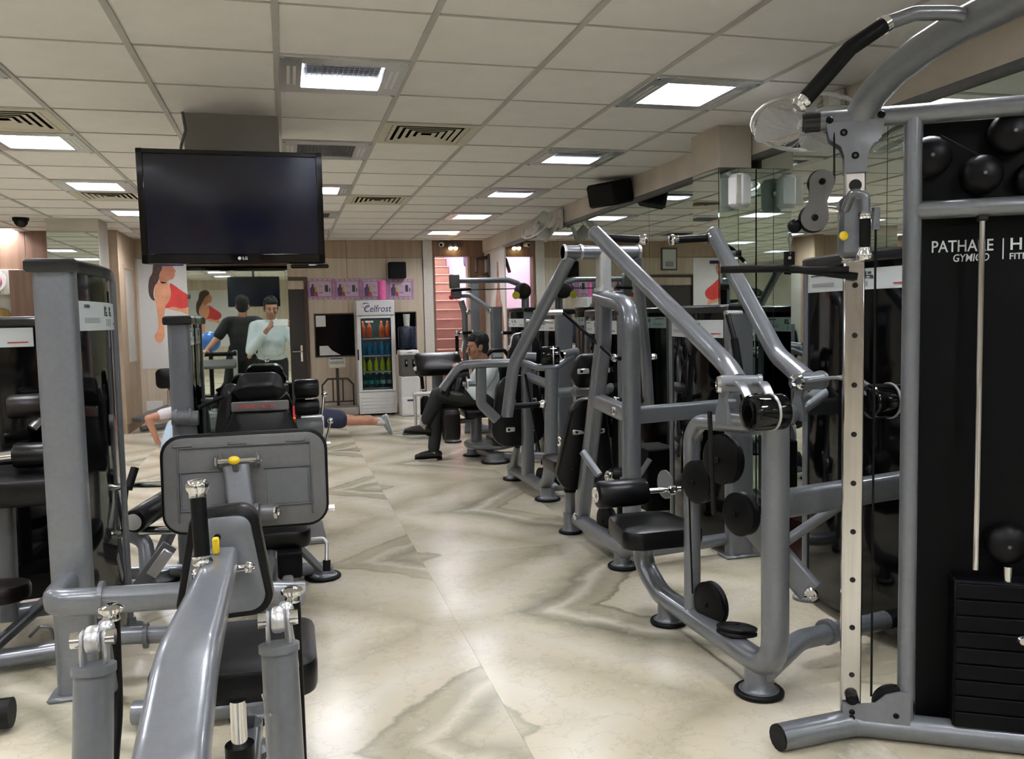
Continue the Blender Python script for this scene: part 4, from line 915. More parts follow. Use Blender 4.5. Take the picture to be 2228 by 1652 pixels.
for sg in (-1, 1):
    top = V(X + sg * .19, 4.40, 1.68); el = V(X + sg * .42, 4.79, 1.075); end = V(X + sg * .455, 4.83, .77)
    part(m3, 'press_arm', B().tube([top, el, end], .068, .075, r=.2, n=18), FG)
    part(m3, 'arm_cap', B().cyl(end + V(0, 0, .004), end - V(0, 0, .006), .03), FG)
    grip(m3, end + V(-sg * .03, 0, .055), end + V(-sg * .20, 0.0, .06), .017)
    if sg > 0: bolt(m3, el + V(.03, -.02, .02), (1, -.5, 0), .02, .03)
bp = part(m3, 'backrest', B().pad((X + .03, 4.81, .58), (1, 0, 0), (0, -.18, 1), .37, .58, .07, .12, w2=.24), 'vinyl')
part(bp, 'top_band', B().box((X + .03, 4.715, .905), (.225, .07, .05), None, .01), 'plastic_grey')
part(m3, 'head_pad', B().pad((X + .04, 4.72, 1.03), (1, 0, 0), (0, -.15, 1), .26, .20, .07, .07, w2=.22), 'vinyl')
for z, yy in ((1.03, 4.655), (.66, 4.755), (.44, 4.80)):
    for s in (-1, 1): q_ = part(m3, 'pad_bracket', B().box((X + .03 + s * .065, yy, z), (.075, .012, .032), None, .012), 'alu'); bolt(q_, (X + .03 + s * .078, yy - .006, z), (0, -1, 0), .008, .004, 'rubber')
part(m3, 'seat', B().pad((X + .03, 5.02, .43), (1, 0, 0), (0, 1, 0), .36, .36, .08, .07), 'vinyl')
part(m3, 'link_pin', B().cyl((X - .27, 4.62, 1.375), (X - .17, 4.62, 1.375), .016), 'alu')
part(m3, 'link_rod', B().tube([(X - .165, 4.61, 1.37), (X + .02, 4.33, 1.125)], .020), 'rubber')
part(m3, 'link_pin', B().cyl((X + .02, 4.33, 1.12), (X + .13, 4.33, 1.12), .017), 'rubber'); bolt(m3, (X + .03, 4.32, 1.12), (-1, -.3, 0), .022, .02)
part(m3, 'cam_hub', B().drum((X + .05, 4.36, .455), (1, 0, 0), .05, .08), 'rubber'); bolt(m3, (X + .0, 4.34, .46), (-1, -.3, 0), .036, .02); bolt(m3, (X + .10, 4.36, .47), (1, -.2, .2), .03, .03)
part(m3, 'gas_strut', B().cyl((X + .06, 4.34, .40), (X + .06, 4.36, .10), .010).cyl((X + .06, 4.34, .40), (X + .06, 4.35, .24), .017), 'rubber')
pulley(m3, (X + .045, 4.52, .34), (1, .2, 0), .09, .05, 'dark_pulley'); pulley(m3, (X + .04, 4.50, .175), (1, .2, 0), .085, .05, 'dark_pulley'); pulley(m3, (X + .05, 4.30, .16), (.1, .1, 1), .075, .04, 'dark_pulley')
part(m3, 'seat_post', B().cyl((X - .03, 4.95, .10), (X - .03, 4.95, .28), .032), FG); part(m3, 'seat_rod', B().cyl((X - .03, 4.95, .26), (X - .03, 4.95, .40), .014), 'chrome'); part(m3, 'rod_collar', B().cyl((X - .03, 4.95, .26), (X - .03, 4.95, .30), .038), 'rubber')
bolt(m3, (X - .045, 4.80, .14), (-1, -.2, 0), .022, .014)
part(m3, 'strut', B().tube([(X + .10, 4.40, .30), (X + .22, 4.30, .55)], .03), FG); part(m3, 'handle_stub', B().tube([(X + .10, 4.20, .37), (X + .03, 4.24, .48)], .036), FG)
part(m3, 'low_link', B().tube([(X, 4.1, .09), (2.34, 4.2, .09)], .07), FG)
tower(m3, 2.31, 2.46, 4.16, 4.86, 1.40, -1, (1.215, 1.315))

# ================================================================= second press machine (behind the chest press)
m4 = thing('incline_press_machine', 'grey press machine behind the chest press, with level roller arms and bracketed backrest', 'gym machine', (1.80, 6.3, 0))
X = 1.80
part(m4, 'base_frame', B().tube([(X - .02, 6.80, .09), (X, 5.80, .09), (X + .02, 5.78, .98)], .085, .095, r=.26, sec='oval', up=(1, 0, 0)), FG)
foot(m4, (X + .01, 5.90, 0), .09, .1); foot(m4, (X - .02, 6.76, 0), .085, .12)
part(m4, 'inclined_post', B().tube([(X - .01, 6.35, .09), (X - .02, 6.30, .85), (X - .02, 6.28, 1.25)], .095, .08, r=.3, sec='rect', up=(1, 0, 0), taper=(1.15, .9)), FG)
part(m4, 'back_bar', B().tube([(X + .01, 5.80, .86), (X - .02, 6.30, .90)], .07), FG)
part(m4, 'yoke', B().tube([(X - .16, 5.98, 1.04), (X - .05, 5.90, .985), (X + .06, 5.82, .985), (X + .22, 5.90, 1.06)], .05, r=.08), FG)
for c, ax in (((X - .11, 5.97, 1.065), (.9, -.25, -.05)), ((X + .20, 5.90, 1.08), (.9, .3, .12))):
    c = V(c); ax = V(ax).normalized(); part(m4, 'pivot_tube', B().cyl(c - ax * .06, c + ax * .07, .033), FG); part(m4, 'pivot_cap', B().lathe([(.033, 0), (.028, .012), (.01, .013)], c - ax * .06, -ax), 'chrome')
dr = part(m4, 'counterweight', B().drum((X + .04, 5.86, 1.07), (.95, -.3, 0), .068, .13, .012, 28), 'gloss_black'); dn = V(.95, -.3, 0).normalized(); part(dr, 'steel_band', B().cyl(V(X + .055, 5.855, 1.07), V(X + .055, 5.855, 1.07) + dn * .009, .0705, n=28), 'alu')
part(m4, 'press_arm', B().tube([(X - .08, 6.0, 1.02), (X - .48, 6.02, 1.02), (X - .60, 6.05, 1.01), (X - .72, 6.10, .84)], .062, r=.12, n=16), FG)
part(m4, 'arm_drop', B().tube([(X - .44, 6.04, 1.0), (X - .44, 6.06, .72), (X - .32, 6.08, .60)], .075, .06, r=.06, sec='rect', up=(0, 1, 0)), FG)
part(m4, 'arm_stub', B().tube([(X - .42, 6.06, .87), (X - .58, 6.06, .875)], .042), FG)
part(m4, 'roller_pad', B().drum((X - .60, 6.10, .88), (.25, .3, .9), .055, .17, .02), 'vinyl'); part(m4, 'roller_cap', B().cyl((X - .55, 6.07, .885), (X - .54, 6.07, .886), .05), 'alu')
part(m4, 'padded_sleeve', B().tube([(X - .70, 6.14, .80), (X - .62, 6.10, .93), (X - .52, 6.08, .95)], .08, r=.06), 'vinyl')
bp = part(m4, 'backrest', B().pad((X - .07, 6.40, .62), (1, 0, 0), (0, 0, 1), .44, .56, .07, .14, w2=.36), 'vinyl')
part(m4, 'head_pad', B().pad((X - .02, 6.36, 1.08), (1, 0, 0), (0, 0, 1), .27, .30, .07, .09, w2=.24), 'vinyl')
part(m4, 'head_rail', B().tube([(X - .14, 6.33, 1.12), (X - .12, 6.33, 1.22), (X - .02, 6.33, 1.235)], .014, r=.04), 'alu')
for z, xx in ((1.12, X - .03), (.70, X - .05), (.48, X - .06)):
    for s in (-1, 1): q_ = part(m4, 'pad_bracket', B().box((xx + s * .085, 6.345, z), (.075, .012, .04), None, .015), 'alu'); bolt(q_, (xx + s * .10, 6.338, z), (0, -1, 0), .01, .004, 'rubber')
part(m4, 'seat', B().pad((X - .09, 6.66, .36), (1, 0, 0), (0, 1, 0), .32, .32, .075, .07), 'vinyl')
part(m4, 'gas_strut', B().tube([(X - .06, 6.2, .92), (X + .04, 6.18, .32)], .018), 'rubber'); part(m4, 'gas_strut', B().cyl((X + .04, 6.16, .24), (X + .12, 6.14, .24), .02), 'rubber')
bolt(m4, (X + .12, 6.10, .24), (-.8, -.5, 0), .03, .02); bolt(m4, (X + .14, 5.98, .42), (-1, -.3, 0), .04, .02)
pulley(m4, (X + .14, 6.05, .22), (1, .25, 0), .095, .06, 'dark_pulley'); pulley(m4, (X + .10, 5.98, .14), (1, .25, 0), .08, .05, 'dark_pulley'); pulley(m4, (X + .05, 6.15, .13), (1, .25, 0), .07, .06, 'dark_pulley')
part(m4, 'cam_plate', B().drum((X + .16, 5.95, .36), (1, .3, 0), .08, .025), FG)
part(m4, 'side_brace', B().tube([(X - .03, 6.74, .09), (X - .02, 6.62, .30)], .07, taper=(1.2, .7)), FG)
part(m4, 'low_link', B().tube([(X, 5.95, .09), (2.34, 5.9, .09)], .07), FG); part(m4, 'cross_beam', B().tube([(X + .02, 5.80, .80), (2.34, 5.85, .82)], .07), FG)
tower(m4, 2.31, 2.46, 5.72, 6.42, 1.40, -1, (1.215, 1.315))

# ================================================================= rotary torso machine (the seated man's)
m5 = thing('rotary_torso_machine', 'grey machine with round turning base disc under the seated man', 'gym machine', (1.85, 7.8, 0))
part(m5, 'base_rail', B().tube([(1.78, 8.02, .06), (1.86, 7.66, .06)], .10, .07, sec='rect'), FG)
foot(m5, (1.84, 7.64, 0), .13, .09); foot(m5, (1.72, 8.1, 0), .09, .07)
part(m5, 'base_rail', B().tube([(1.84, 7.7, .06), (2.35, 7.45, .06)], .09, .06, sec='rect'), FG)
part(m5, 'turning_disc', B().lathe([(.20, .11), (.255, .125), (.265, .14), (.265, .165), (.25, .175), (.06, .18)], (1.86, 7.88, 0), n=36), FG)
part(m5, 'index_post', B().cyl((1.72, 7.92, .15), (1.72, 7.92, .46), .055), FG); part(m5, 'column', B().cyl((1.88, 7.86, .15), (1.88, 7.86, .45), .05).cyl((1.86, 7.80, .15), (1.86, 7.80, .30), .035), 'frame_dark')
for k in range(5): bolt(m5, (1.86 + .22 * math.cos(k * 1.25), 7.88 + .22 * math.sin(k * 1.25), .176), (0, 0, 1), .012, .008)
part(m5, 'seat', B().pad((1.80, 7.92, .455), (1, 0, 0), (0, 1, 0), .42, .40, .08, .08), 'vinyl')
part(m5, 'knee_pad', B().pad((1.46, 7.82, .36), (0, 1, 0), (0, 0, 1), .18, .30, .15, .06), 'vinyl_brown'); part(m5, 'knee_bar', B().tube([(1.50, 7.84, .38), (1.74, 7.90, .38)], .05), FG)
hbk = part(m5, 'back_hoop', B().tube([(1.90, 8.16, .50), (1.90, 8.16, .98), (1.95, 8.16, 1.03), (2.08, 8.16, 1.03), (2.12, 8.16, .97), (2.12, 8.16, .50)], .04, r=.04), 'vinyl')
part(m5, 'back_pad', B().pad((2.01, 8.10, .78), (1, 0, 0), (0, 0, 1), .20, .30, .07, .05), 'vinyl'); part(hbk, 'label_plate', B().bx(1.96, 2.06, 8.15, 8.158, .965, 1.005), 'placard')
tower(m5, 2.31, 2.46, 7.20, 7.90, 1.42, -1, (1.225, 1.33))
part(m5, 'high_arm', B().tube([(2.36, 7.25, 1.30), (2.10, 7.40, 1.32)], .03), 'alu')

# ================================================================= preacher curl machine
m6 = thing('preacher_curl_machine', 'black padded preacher curl bench at the back, before the stair doorway', 'gym machine', (1.64, 9.6, 0))
part(m6, 'arm_pad', B().pad((1.655, 9.55, .845), (1, 0, 0), (0, .82, .57), .53, .32, .10, .05), 'vinyl')
part(m6, 'pad_plate', B().box((1.655, 9.50, .755), (.46, .02, .09), None, .02), 'plastic_grey')
for s in (-1, 1): bolt(m6, (1.655 + s * .15, 9.488, .755), (0, -1, 0), .014, .006, 'rubber')
part(m6, 'post', B().tube([(1.645, 9.62, .10), (1.645, 9.60, .80)], .12, .10, sec='rect', up=(0, 1, 0)), FG)
part(m6, 'seat', B().pad((1.70, 9.30, .50), (1, 0, 0), (0, 1, 0), .36, .30, .07, .06), 'vinyl'); part(m6, 'seat_post', B().tube([(1.70, 9.30, .06), (1.70, 9.30, .47)], .07), FG)
part(m6, 'side_handle', B().tube([(1.40, 9.6, .76), (1.46, 9.58, .70), (1.47, 9.58, .56)], .04, r=.04), 'rubber')
part(m6, 'cross_handle', B().cyl((1.36, 9.62, .50), (1.88, 9.62, .50), .024), 'alu'); part(m6, 'rack_leg', B().cyl((1.38, 9.62, .50), (1.40, 9.72, .02), .018), 'alu')
part(m6, 'lever_arm', B().tube([(1.86, 9.5, .72), (1.89, 9.42, .60), (1.91, 9.40, .38)], .04, r=.04), 'rubber')
part(m6, 'base_frame', B().tube([(1.25, 9.75, .05), (1.84, 9.57, .05)], .07).tube([(1.64, 9.75, .05), (1.72, 9.05, .05)], .08), FG); foot(m6, (1.71, 9.08, 0), .09, .06)
part(m6, 'knob', B().ball((1.385, 9.50, .80), .025, 12), 'white_plastic')
# ================================================================= multi gym at the back
m7 = thing('multi_gym', 'grey multi gym with long top tube and round black end, by the stair doorway', 'gym machine', (2.2, 9.7, 0))
part(m7, 'top_tube', B().tube([(1.90, 9.60, 1.79), (2.52, 9.62, 1.79), (2.66, 9.62, 1.74), (2.68, 9.62, 1.66)], .065, r=.08), FG)
part(m7, 'end_drum', B().drum((2.68, 9.58, 1.66), (0, 1, 0), .095, .13, .03), 'vinyl_brown'); part(m7, 'drum_arm', B().cyl((2.72, 9.62, 1.60), (2.72, 9.62, 1.30), .045), FG)
part(m7, 'tube_head', B().box((1.87, 9.58, 1.78), (.11, .09, .16), None, .01), 'plastic_grey'); part(m7, 'pulley_block', B().box((1.88, 9.54, 1.64), (.12, .08, .12), None, .02), 'frame_dark')
part(m7, 'grip_bar', B().cyl((1.82, 9.50, 1.68), (2.04, 9.50, 1.69), .02), 'rubber'); part(m7, 'cable', B().cyl((1.90, 9.56, 1.68), (2.6, 9.6, 1.69), .006), 'rubber')
part(m7, 'red_ball', B().ball((1.82, 9.52, 1.60), .03, 12), 'red')
part(m7, 'pull_arm', B().tube([(1.93, 9.56, 1.62), (2.04, 9.56, 1.62), (2.25, 9.50, 1.46)], .06, r=.06), FG)
part(m7, 'front_post', B().tube([(1.95, 9.62, 1.56), (1.99, 9.62, 1.42), (1.99, 9.62, .06)], .07, r=.08), FG); bolt(m7, (2.02, 9.57, 1.43), (.5, -1, 0), .03, .02)
part(m7, 'mast', B().tube([(2.16, 9.85, .03), (2.16, 9.85, 1.76)], .10, .08, sec='rect', up=(0, 1, 0)), FG); part(m7, 'mast', B().tube([(2.32, 9.45, .03), (2.32, 9.45, 1.48)], .13, .10, sec='rect', up=(0, 1, 0)), FG)
bolt(m7, (2.25, 9.44, 1.44), (-1, -.3, 0), .035, .02)
grip(m7, (2.38, 9.40, 1.18), (2.50, 9.38, 1.18), .02); grip(m7, (2.05, 9.55, 1.19), (1.90, 9.55, 1.19), .02); grip(m7, (1.87, 9.52, 1.16), (1.87, 9.52, .98), .02)
part(m7, 'lever', B().tube([(1.92, 9.52, .98), (1.95, 9.54, 1.10), (1.92, 9.52, 1.20)], .03, r=.04), 'alu')
part(m7, 'base_frame', B().tube([(1.95, 9.62, .05), (2.5, 9.62, .05)], .08).tube([(2.32, 9.3, .05), (2.2, 9.95, .05)], .08), FG)
solo('yellow_tag', B().lathe([(.001, 0), (.045, 0), (.045, .006), (.001, .006)], (2.575, 9.50, 1.61), (0, -1, 0)), 'tag_yellow', 'round yellow tag hanging by the black drum of the multi gym', 'tag', (2.575, 9.5, 1.565))
part(m7, 'tag_cord', B().cyl((2.575, 9.5, 1.65), (2.60, 9.56, 1.69), .004), 'rubber')
tower(m7, 2.45, 2.60, 8.72, 9.42, 1.46, -1, (1.25, 1.34))
# ================================================================= leg press machine (left)
m8 = thing('leg_press_machine', 'leg press machine with grey footplate and tall left tower labelled LEG PRESS', 'gym machine', (-.2, 3.8, 0))
tower(m8, -.858, -.722, 3.33, 4.02, 1.592, 1, (1.335, 1.445), 'LEG PRESS', bulge=.03)
part(m8, 'wrap_bar', B().tube([(-.80, 3.31, .43), (-.80, 3.07, .43), (-.35, 3.08, .41), (.02, 3.12, .36)], .07, .092, r=[.06, .1], sec='oval'), FG)
part(m8, 'clamp_ring', B().tube([(-.652, 3.075, .425), (-.638, 3.075, .4245)], .10, .125, sec='oval'), FG)
part(m8, 'low_bar', B().tube([(-.74, 3.34, .21), (-.32, 3.30, .19)], .065), FG); part(m8, 'clamp_ring', B().tube([(-.56, 3.32, .20), (-.545, 3.32, .20)], .095), 'frame_dark')
c = V(-.187, 3.61, .703); qx = Matrix.Rotation(math.radians(-7), 3, 'X'); up = qx @ V(0, 0, 1)
fp = part(m8, 'footplate', B().pad(c + V(0, .012, 0), (1, 0, 0), -up, .66, .405, .05, .085, e=.012, dome=.001, w2=.655), 'rubber')
part(fp, 'back_shell', B().pad(c + qx @ V(0, -.016, 0), (1, 0, 0), up, .635, .378, .022, .075, e=.008, dome=.001), 'plastic_grey')
yb = -.030
for (dx, dz, w_, h_) in ((-.26, 0, .006, .30), (.26, 0, .006, .30), (0, .147, .52, .006), (.165, .05, .19, .006), (.262 - .09, -.105, .19, .006), (.262 - .012, -.028, .006, .16), (-.165, .05, .19, .006), (-.165, -.105, .19, .006), (-.25, -.028, .006, .16)):
    part(fp, 'shell_rib', B().box(c + qx @ V(dx, yb, dz), (w_, .012, h_), qx, .002), 'frame_dark')
for dx in (.165, -.165): part(fp, 'recess_panel', B().box(c + qx @ V(dx, -.0285, -.028), (.17, .004, .145), qx, .001), 'frame_dark')
for dx in (-.24, -.03, .2): part(fp, 'shell_tab', B().box(c + qx @ V(dx, -.032, .158), (.075, .012, .014), qx, .003), 'plastic_grey')
part(m8, 'press_arm', B().tube([c + V(-.035, -.045, .075), c + V(-.02, -.075, -.09)], .105, .06, sec='rect', up=(0, 1, 0)), FG)
part(m8, 'arm_axle', B().cyl(c + V(-.105, -.05, .095), c + V(.045, -.05, .093), .011), 'chrome')
for dx in (-.108, .048): bolt(m8, c + V(dx, -.05, .094), (1 if dx > 0 else -1, 0, 0), .021, .014); part(m8, 'axle_lug', B().box(c + V(dx * .9, -.04, .10), (.012, .03, .06), None, .004), 'plastic_grey')
part(m8, 'adjust_pin', B().cyl(c + V(-.035, -.075, .06), c + V(-.038, -.10, .098), .0125), 'plastic_grey')
part(m8, 'adjust_knob', B().ball(c + V(-.039, -.105, .105), .024, 18, (1, .8, .72)), 'yellow')
part(m8, 'arm_hinge', B().cyl(c + V(-.10, -.085, -.115), c + V(.045, -.085, -.115), .037), FG); part(m8, 'hinge_bumper', B().cyl(c + V(.05, -.075, -.12), c + V(.11, -.07, -.125), .034), 'frame_dark')
for dx in (-.112, .047, .112): bolt(m8, c + V(dx, -.09, -.118), (1 if dx > 0 else -1, -.3, 0), .03, .012)
part(m8, 'side_bolt', B().cyl(c + V(.325, .0, -.14), c + V(.35, 0, -.14), .016), 'chrome')
part(m8, 'seat', B().pad((-.14, 4.18, .36), (1, 0, 0), (0, 1, .08), .42, .42, .085, .07), 'vinyl')
rl = part(m8, 'seat_rail', B().tube([(-.02, 3.0, .17), (-.06, 4.7, .20)], .05, .05, sec='rect'), 'alu'); part(m8, 'rail_block', B().box((-.03, 3.95, .25), (.11, .12, .12), None, .01), 'matt_black')
part(m8, 'seat_frame', B().tube([(-.14, 3.9, .28), (-.14, 4.62, .30)], .09, .06, sec='rect'), FG)
part(m8, 'crank_bar', B().tube([(-.0, 4.05, .325), (.125, 4.03, .33), (.14, 4.02, .31), (.135, 3.99, .23)], .018, r=.02), 'alu'); part(m8, 'crank_knob', B().tube([(.136, 3.99, .235), (.134, 3.985, .185)], .036, .022, sec='oval'), 'rubber')
part(m8, 'base_rail', B().tube([(-.55, 3.0, .05), (-.16, 2.93, .05), (-.10, 4.6, .06)], .08, r=.1), FG); foot(m8, (-.16, 2.95, 0), .08, .06)
part(m8, 'base_rail', B().tube([(-.08, 4.52, .05), (.14, 4.50, .05)], .07), FG); foot(m8, (.13, 4.5, 0), .09, .06); part(m8, 'side_stay', B().tube([(-.05, 4.3, .30), (.12, 4.45, .06)], .05, .03, sec='rect'), FG)
bk = part(m8, 'backrest', B().pad((-.150, 4.56, .77), (1, 0, 0), (0, .10, 1), .50, .30, .10, .06, w2=.30), 'vinyl')
part(bk, 'logo_band', B().box((-.150, 4.512, .925), (.285, .03, .052), Matrix.Rotation(-.1, 3, 'X'), .006), 'plastic_grey')
text(bk, 'logo_text', 'PATHARE', .028, (-.262, 4.4935, .918), (1, 0, 0), (0, .1, 1), 'print_red', bold=.0004, sx=.72); text(bk, 'logo_text', '| HILTON', .028, (-.162, 4.4935, .918), (1, 0, 0), (0, .1, 1), 'print_red', bold=.0004, sx=.72)
text(bk, 'logo_text', 'FITNESS', .013, (-.135, 4.4925, .904), (1, 0, 0), (0, .1, 1), 'print_dark', sx=1.1)
part(m8, 'head_pad', B().pad((-.150, 4.60, 1.02), (1, 0, 0), (0, .10, 1), .27, .145, .09, .055, w2=.23), 'vinyl')
part(m8, 'side_bolster', B().pad((-.315, 4.62, .86), (1, 0, 0), (.12, .1, 1), .13, .36, .08, .05, w2=.10), 'vinyl')
part(m8, 'back_frame', B().tube([(-.15, 4.62, .30), (-.15, 4.70, 1.0)], .07, .05, sec='rect', up=(0, 1, 0)), FG)
part(m8, 'hand_lever', B().tube([(-.33, 4.55, .98), (-.45, 4.52, .93)], .022), 'rubber'); part(m8, 'hand_ring', B().tube([(-.40, 4.5, .80), (-.43, 4.5, .77), (-.40, 4.5, .73), (-.37, 4.5, .76), (-.39, 4.5, .80)], .018), 'rubber')

# ================================================================= seated row machine in the foreground
m9 = thing('seated_row_machine', 'grey seated row machine with big curved arm and chest pad in the foreground', 'gym machine', (-.18, 1.8, 0))
part(m9, 'main_arm', B().tube([(-.185, 1.16, .03), (-.185, 1.17, .70), (-.178, 1.42, .805), (-.160, 1.97, .828)], .108, .075, r=[.16, .3], sec='rect', up=(0, 1, 0), taper=(1.0, .60), power=3.0, fs_=9), FG)
foot(m9, (-.185, 1.16, 0), .09, .06); part(m9, 'base_rail', B().tube([(-.185, 1.16, .06), (-.17, 2.75, .06)], .09, .08, sec='rect'), FG)
c = V(-.160, 2.03, .800); ups = V(.02, .05, 1)
cp = part(m9, 'chest_pad', B().pad(c + V(0, .01, 0), (1, 0, .03), -ups, .158, .262, .06, .045, e=.016, dome=.005, w2=.216), 'vinyl')
part(cp, 'back_plate', B().pad(c + V(0, -.028, 0), (1, 0, .03), ups, .178, .222, .012, .035, e=.004, dome=.0005, w2=.122), FG)
part(cp, 'plate_hole', B().lathe([(.001, 0), (.008, 0), (.008, .004), (.001, .004)], c + V(-.012, -.036, .068), (0, -1, 0)), 'rubber')
part(m9, 'pad_axle', B().cyl(c + V(-.05, -.06, -.005), c + V(.052, -.06, 0), .009), 'chrome'); bolt(m9, c + V(.05, -.06, 0), (1, -.3, 0), .014, .016); bolt(m9, c + V(-.05, -.06, -.005), (-1, -.3, 0), .014, .016)
part(m9, 'lock_pin', B().box((-.169, 1.92, .868), (.014, .016, .036), None, .003), 'yellow')
grip(m9, (-.192, 1.86, .862), (-.197, 1.88, .985), .0165)
for sg, x in ((-1, -.372), (1, -.040)):
    z = .735; y = 1.70
    part(m9, 'lever_post', B().tube([(x + sg * .015, y - .16, .05), (x, y - .02, z - .02)], .070, n=20), FG)
    part(m9, 'post_flange', B().cyl((x, y - .022, z - .026), (x, y - .02, z - .012), .039, n=24), FG)
    for o_ in (-.020, .020):
        part(m9, 'hinge_plate', B().box((x + o_, y - .01, z + .012), (.008, .034, .075), None, .004), 'alu'); part(m9, 'hinge_cap', B().cyl((x + o_ * 1.1, y - .012, z + .035), (x + o_ * 1.9, y - .012, z + .035), .015), 'chrome')
    part(m9, 'hinge_roller', B().drum((x, y - .014, z + .034), (1, 0, 0), .026, .026, .008), 'alu'); part(m9, 'hinge_ball', B().ball((x + .016, y + .025, z + .04), .015, 16), 'alu')
    xx = x - .03 * (1 if sg < 0 else -.9)
    part(m9, 'hand_lever', B().tube([(xx, 2.0, .70), (xx, 1.98, .50), (xx, 1.80, .30), (x, 1.62, .22)], .036, r=.12), 'rubber')
    part(m9, 'lever_cap', B().lathe([(.016, 0), (.019, .008), (.016, .018), (.026, .026), (.027, .034), (.015, .04)], (xx, 2.0, .695), (0, .02, 1)), 'chrome')
    part(m9, 'lever_link', B().tube([(x + .012, y + .02, z + .05), (xx, 1.98, .55)], .02), FG)
part(m9, 'seat', B().pad((-.175, 2.50, .385), (1, 0, -.02), (0, 1, .0), .44, .42, .095, .07), 'vinyl'); 
part(m9, 'seat_rod', B().cyl((-.165, 2.28, .36), (-.165, 2.28, .10), .021), 'chrome'); part(m9, 'rod_collar', B().cyl((-.165, 2.28, .24), (-.165, 2.28, .15), .038), 'rubber'); part(m9, 'seat_post', B().cyl((-.165, 2.28, .02), (-.165, 2.28, .17), .045), FG)
part(m9, 'clamp_levers', B().tube([(-.07, 1.67, .63), (-.055, 1.63, .60)], .014).tube([(-.02, 1.67, .63), (-.035, 1.63, .60)], .014), 'chrome')
part(m9, 'rear_foot', B().lathe([(.07, 0), (.07, .02), (.045, .04), (.045, .1)], (-.17, 2.70, 0)), FG)

# ================================================================= leg extension machine at the left edge
m10 = thing('leg_extension_machine', 'machine with black rollers and padded seat at the left edge, behind the tall tower', 'gym machine', (-1.3, 4.2, 0))
XF = lambda x, y, z: (-1.12 - y, 4.52 + x, z)
tower(m10, -.075, .075, 0, .72, 1.405, -1, (1.262, 1.352))
XF = None
part(m10, 'roller', B().drum((-1.13, 4.22, 1.0), (1, .1, 0), .055, .19, .018), 'vinyl_brown'); part(m10, 'roller_stub', B().cyl((-1.13, 4.22, .9), (-1.09, 4.25, .95), .02), 'alu')
part(m10, 'roller', B().drum((-1.06, 4.05, .80), (1, -.02, .0), .055, .21, .018), 'vinyl'); part(m10, 'roller_rod', B().cyl((-1.30, 4.06, .79), (-1.16, 4.05, .80), .026), 'chrome')
part(m10, 'seat', B().pad((-1.17, 4.1, .665), (1, 0, .0), (0, 1, .06), .46, .38, .115, .08, dome=.02), 'vinyl')
part(m10, 'seat_post', B().tube([(-1.22, 4.05, .08), (-1.22, 4.08, .62)], .075, sec='rect'), 'frame_dark')
part(m10, 'lower_pad', B().pad((-1.17, 3.72, .30), (1, .2, 0), (-.2, 1, -.1), .26, .26, .07, .11, dome=.015), 'vinyl_brown')
part(m10, 'pad_lever', B().tube([(-1.05, 4.0, .62), (-1.0, 4.12, .55)], .035, r=.02), 'rubber')
part(m10, 'base_rail', B().tube([(-1.45, 4.05, .10), (-.80, 4.10, .12)], .07).tube([(-1.22, 3.72, .05), (-.95, 3.95, .26)], .05), FG)
part(m10, 'base_rail', B().tube([(-1.5, 3.62, .045), (-.90, 3.67, .06)], .075), FG); part(m10, 'side_plate', B().tube([(-1.28, 3.55, .05), (-1.17, 3.58, .30)], .10, .03, sec='rect', up=(0, 1, 0)), FG)
part(m10, 'stub_bar', B().cyl((-.99, 4.65, .32), (-.86, 4.66, .32), .033), FG); part(m10, 'stub_cap', B().cyl((-1.03, 4.65, .32), (-.985, 4.65, .32), .035), 'rubber')
part(m10, 'cable_loop', B().tube([(-1.06, 3.74, .10), (-1.02, 3.74, .14), (-.98, 3.74, .13), (-.97, 3.74, .08)], .012, r=.02), FG)
t = thing('tube_end', 'black rubber capped tube end low at the left edge', 'tube', (-1.05, 3.1, 0)); t.name = 'floor_tube'
part(t, 'rubber_cap', B().cyl((-1.005, 3.10, .062), (-.945, 3.10, .062), .05), 'rubber'); part(t, 'tube', B().cyl((-1.6, 3.12, .062), (-1.0, 3.10, .062), .046), FG); part(t, 'bracket', B().bx(-1.5, -1.4, 3.06, 3.18, 0, .03, .005), FG)

# ================================================================= leg curl machine between tower and footplate
m11 = thing('leg_curl_machine', 'low leg curl machine with slanted black roller, between tower and footplate', 'gym machine', (-.65, 4.5, 0))
tower(m11, -.608, -.498, 4.76, 5.04, 1.398, -1, (1.24, 1.33), bulge=.012)
part(m11, 'arm_tube', B().cyl((-.60, 4.70, .865), (-.47, 4.70, .86), .038), FG)
for x in (-.585, -.515): part(m11, 'tube_ring', B().cyl((x, 4.70, .864), (x + .012, 4.70, .864), .046), FG)
part(m11, 'tube_plate', B().tube([(-.53, 4.72, .85), (-.52, 4.72, .68)], .09, .03, sec='rect', up=(0, 1, 0)), FG)
part(m11, 'roller', B().drum((-.685, 4.55, .425), (.24, 1, .03), .058, .5, .015), 'vinyl'); part(m11, 'roller_cap', B().lathe([(.040, 0), (.039, .004), (.008, .006), (.006, .002)], (-.746, 4.298, .417), (-.24, -1, -.03)), 'alu')
part(m11, 'roller_groove', B().drum((-.672, 4.60, .426), (.24, 1, .03), .0595, .012, .002), 'rubber')
part(m11, 'chrome_bar', B().cyl((-.78, 4.5, .56), (-.42, 4.52, .55), .017), 'chrome'); part(m11, 'chrome_bar', B().cyl((-.74, 4.42, .345), (-.46, 4.40, .335), .021), 'chrome')
part(m11, 'hand_grip', B().tube([(-.775, 4.38, .56), (-.745, 4.42, .66)], .034, .03, sec='rect'), 'rubber'); part(m11, 'hand_grip', B().tube([(-.78, 4.36, .58), (-.79, 4.34, .50)], .03), 'rubber')
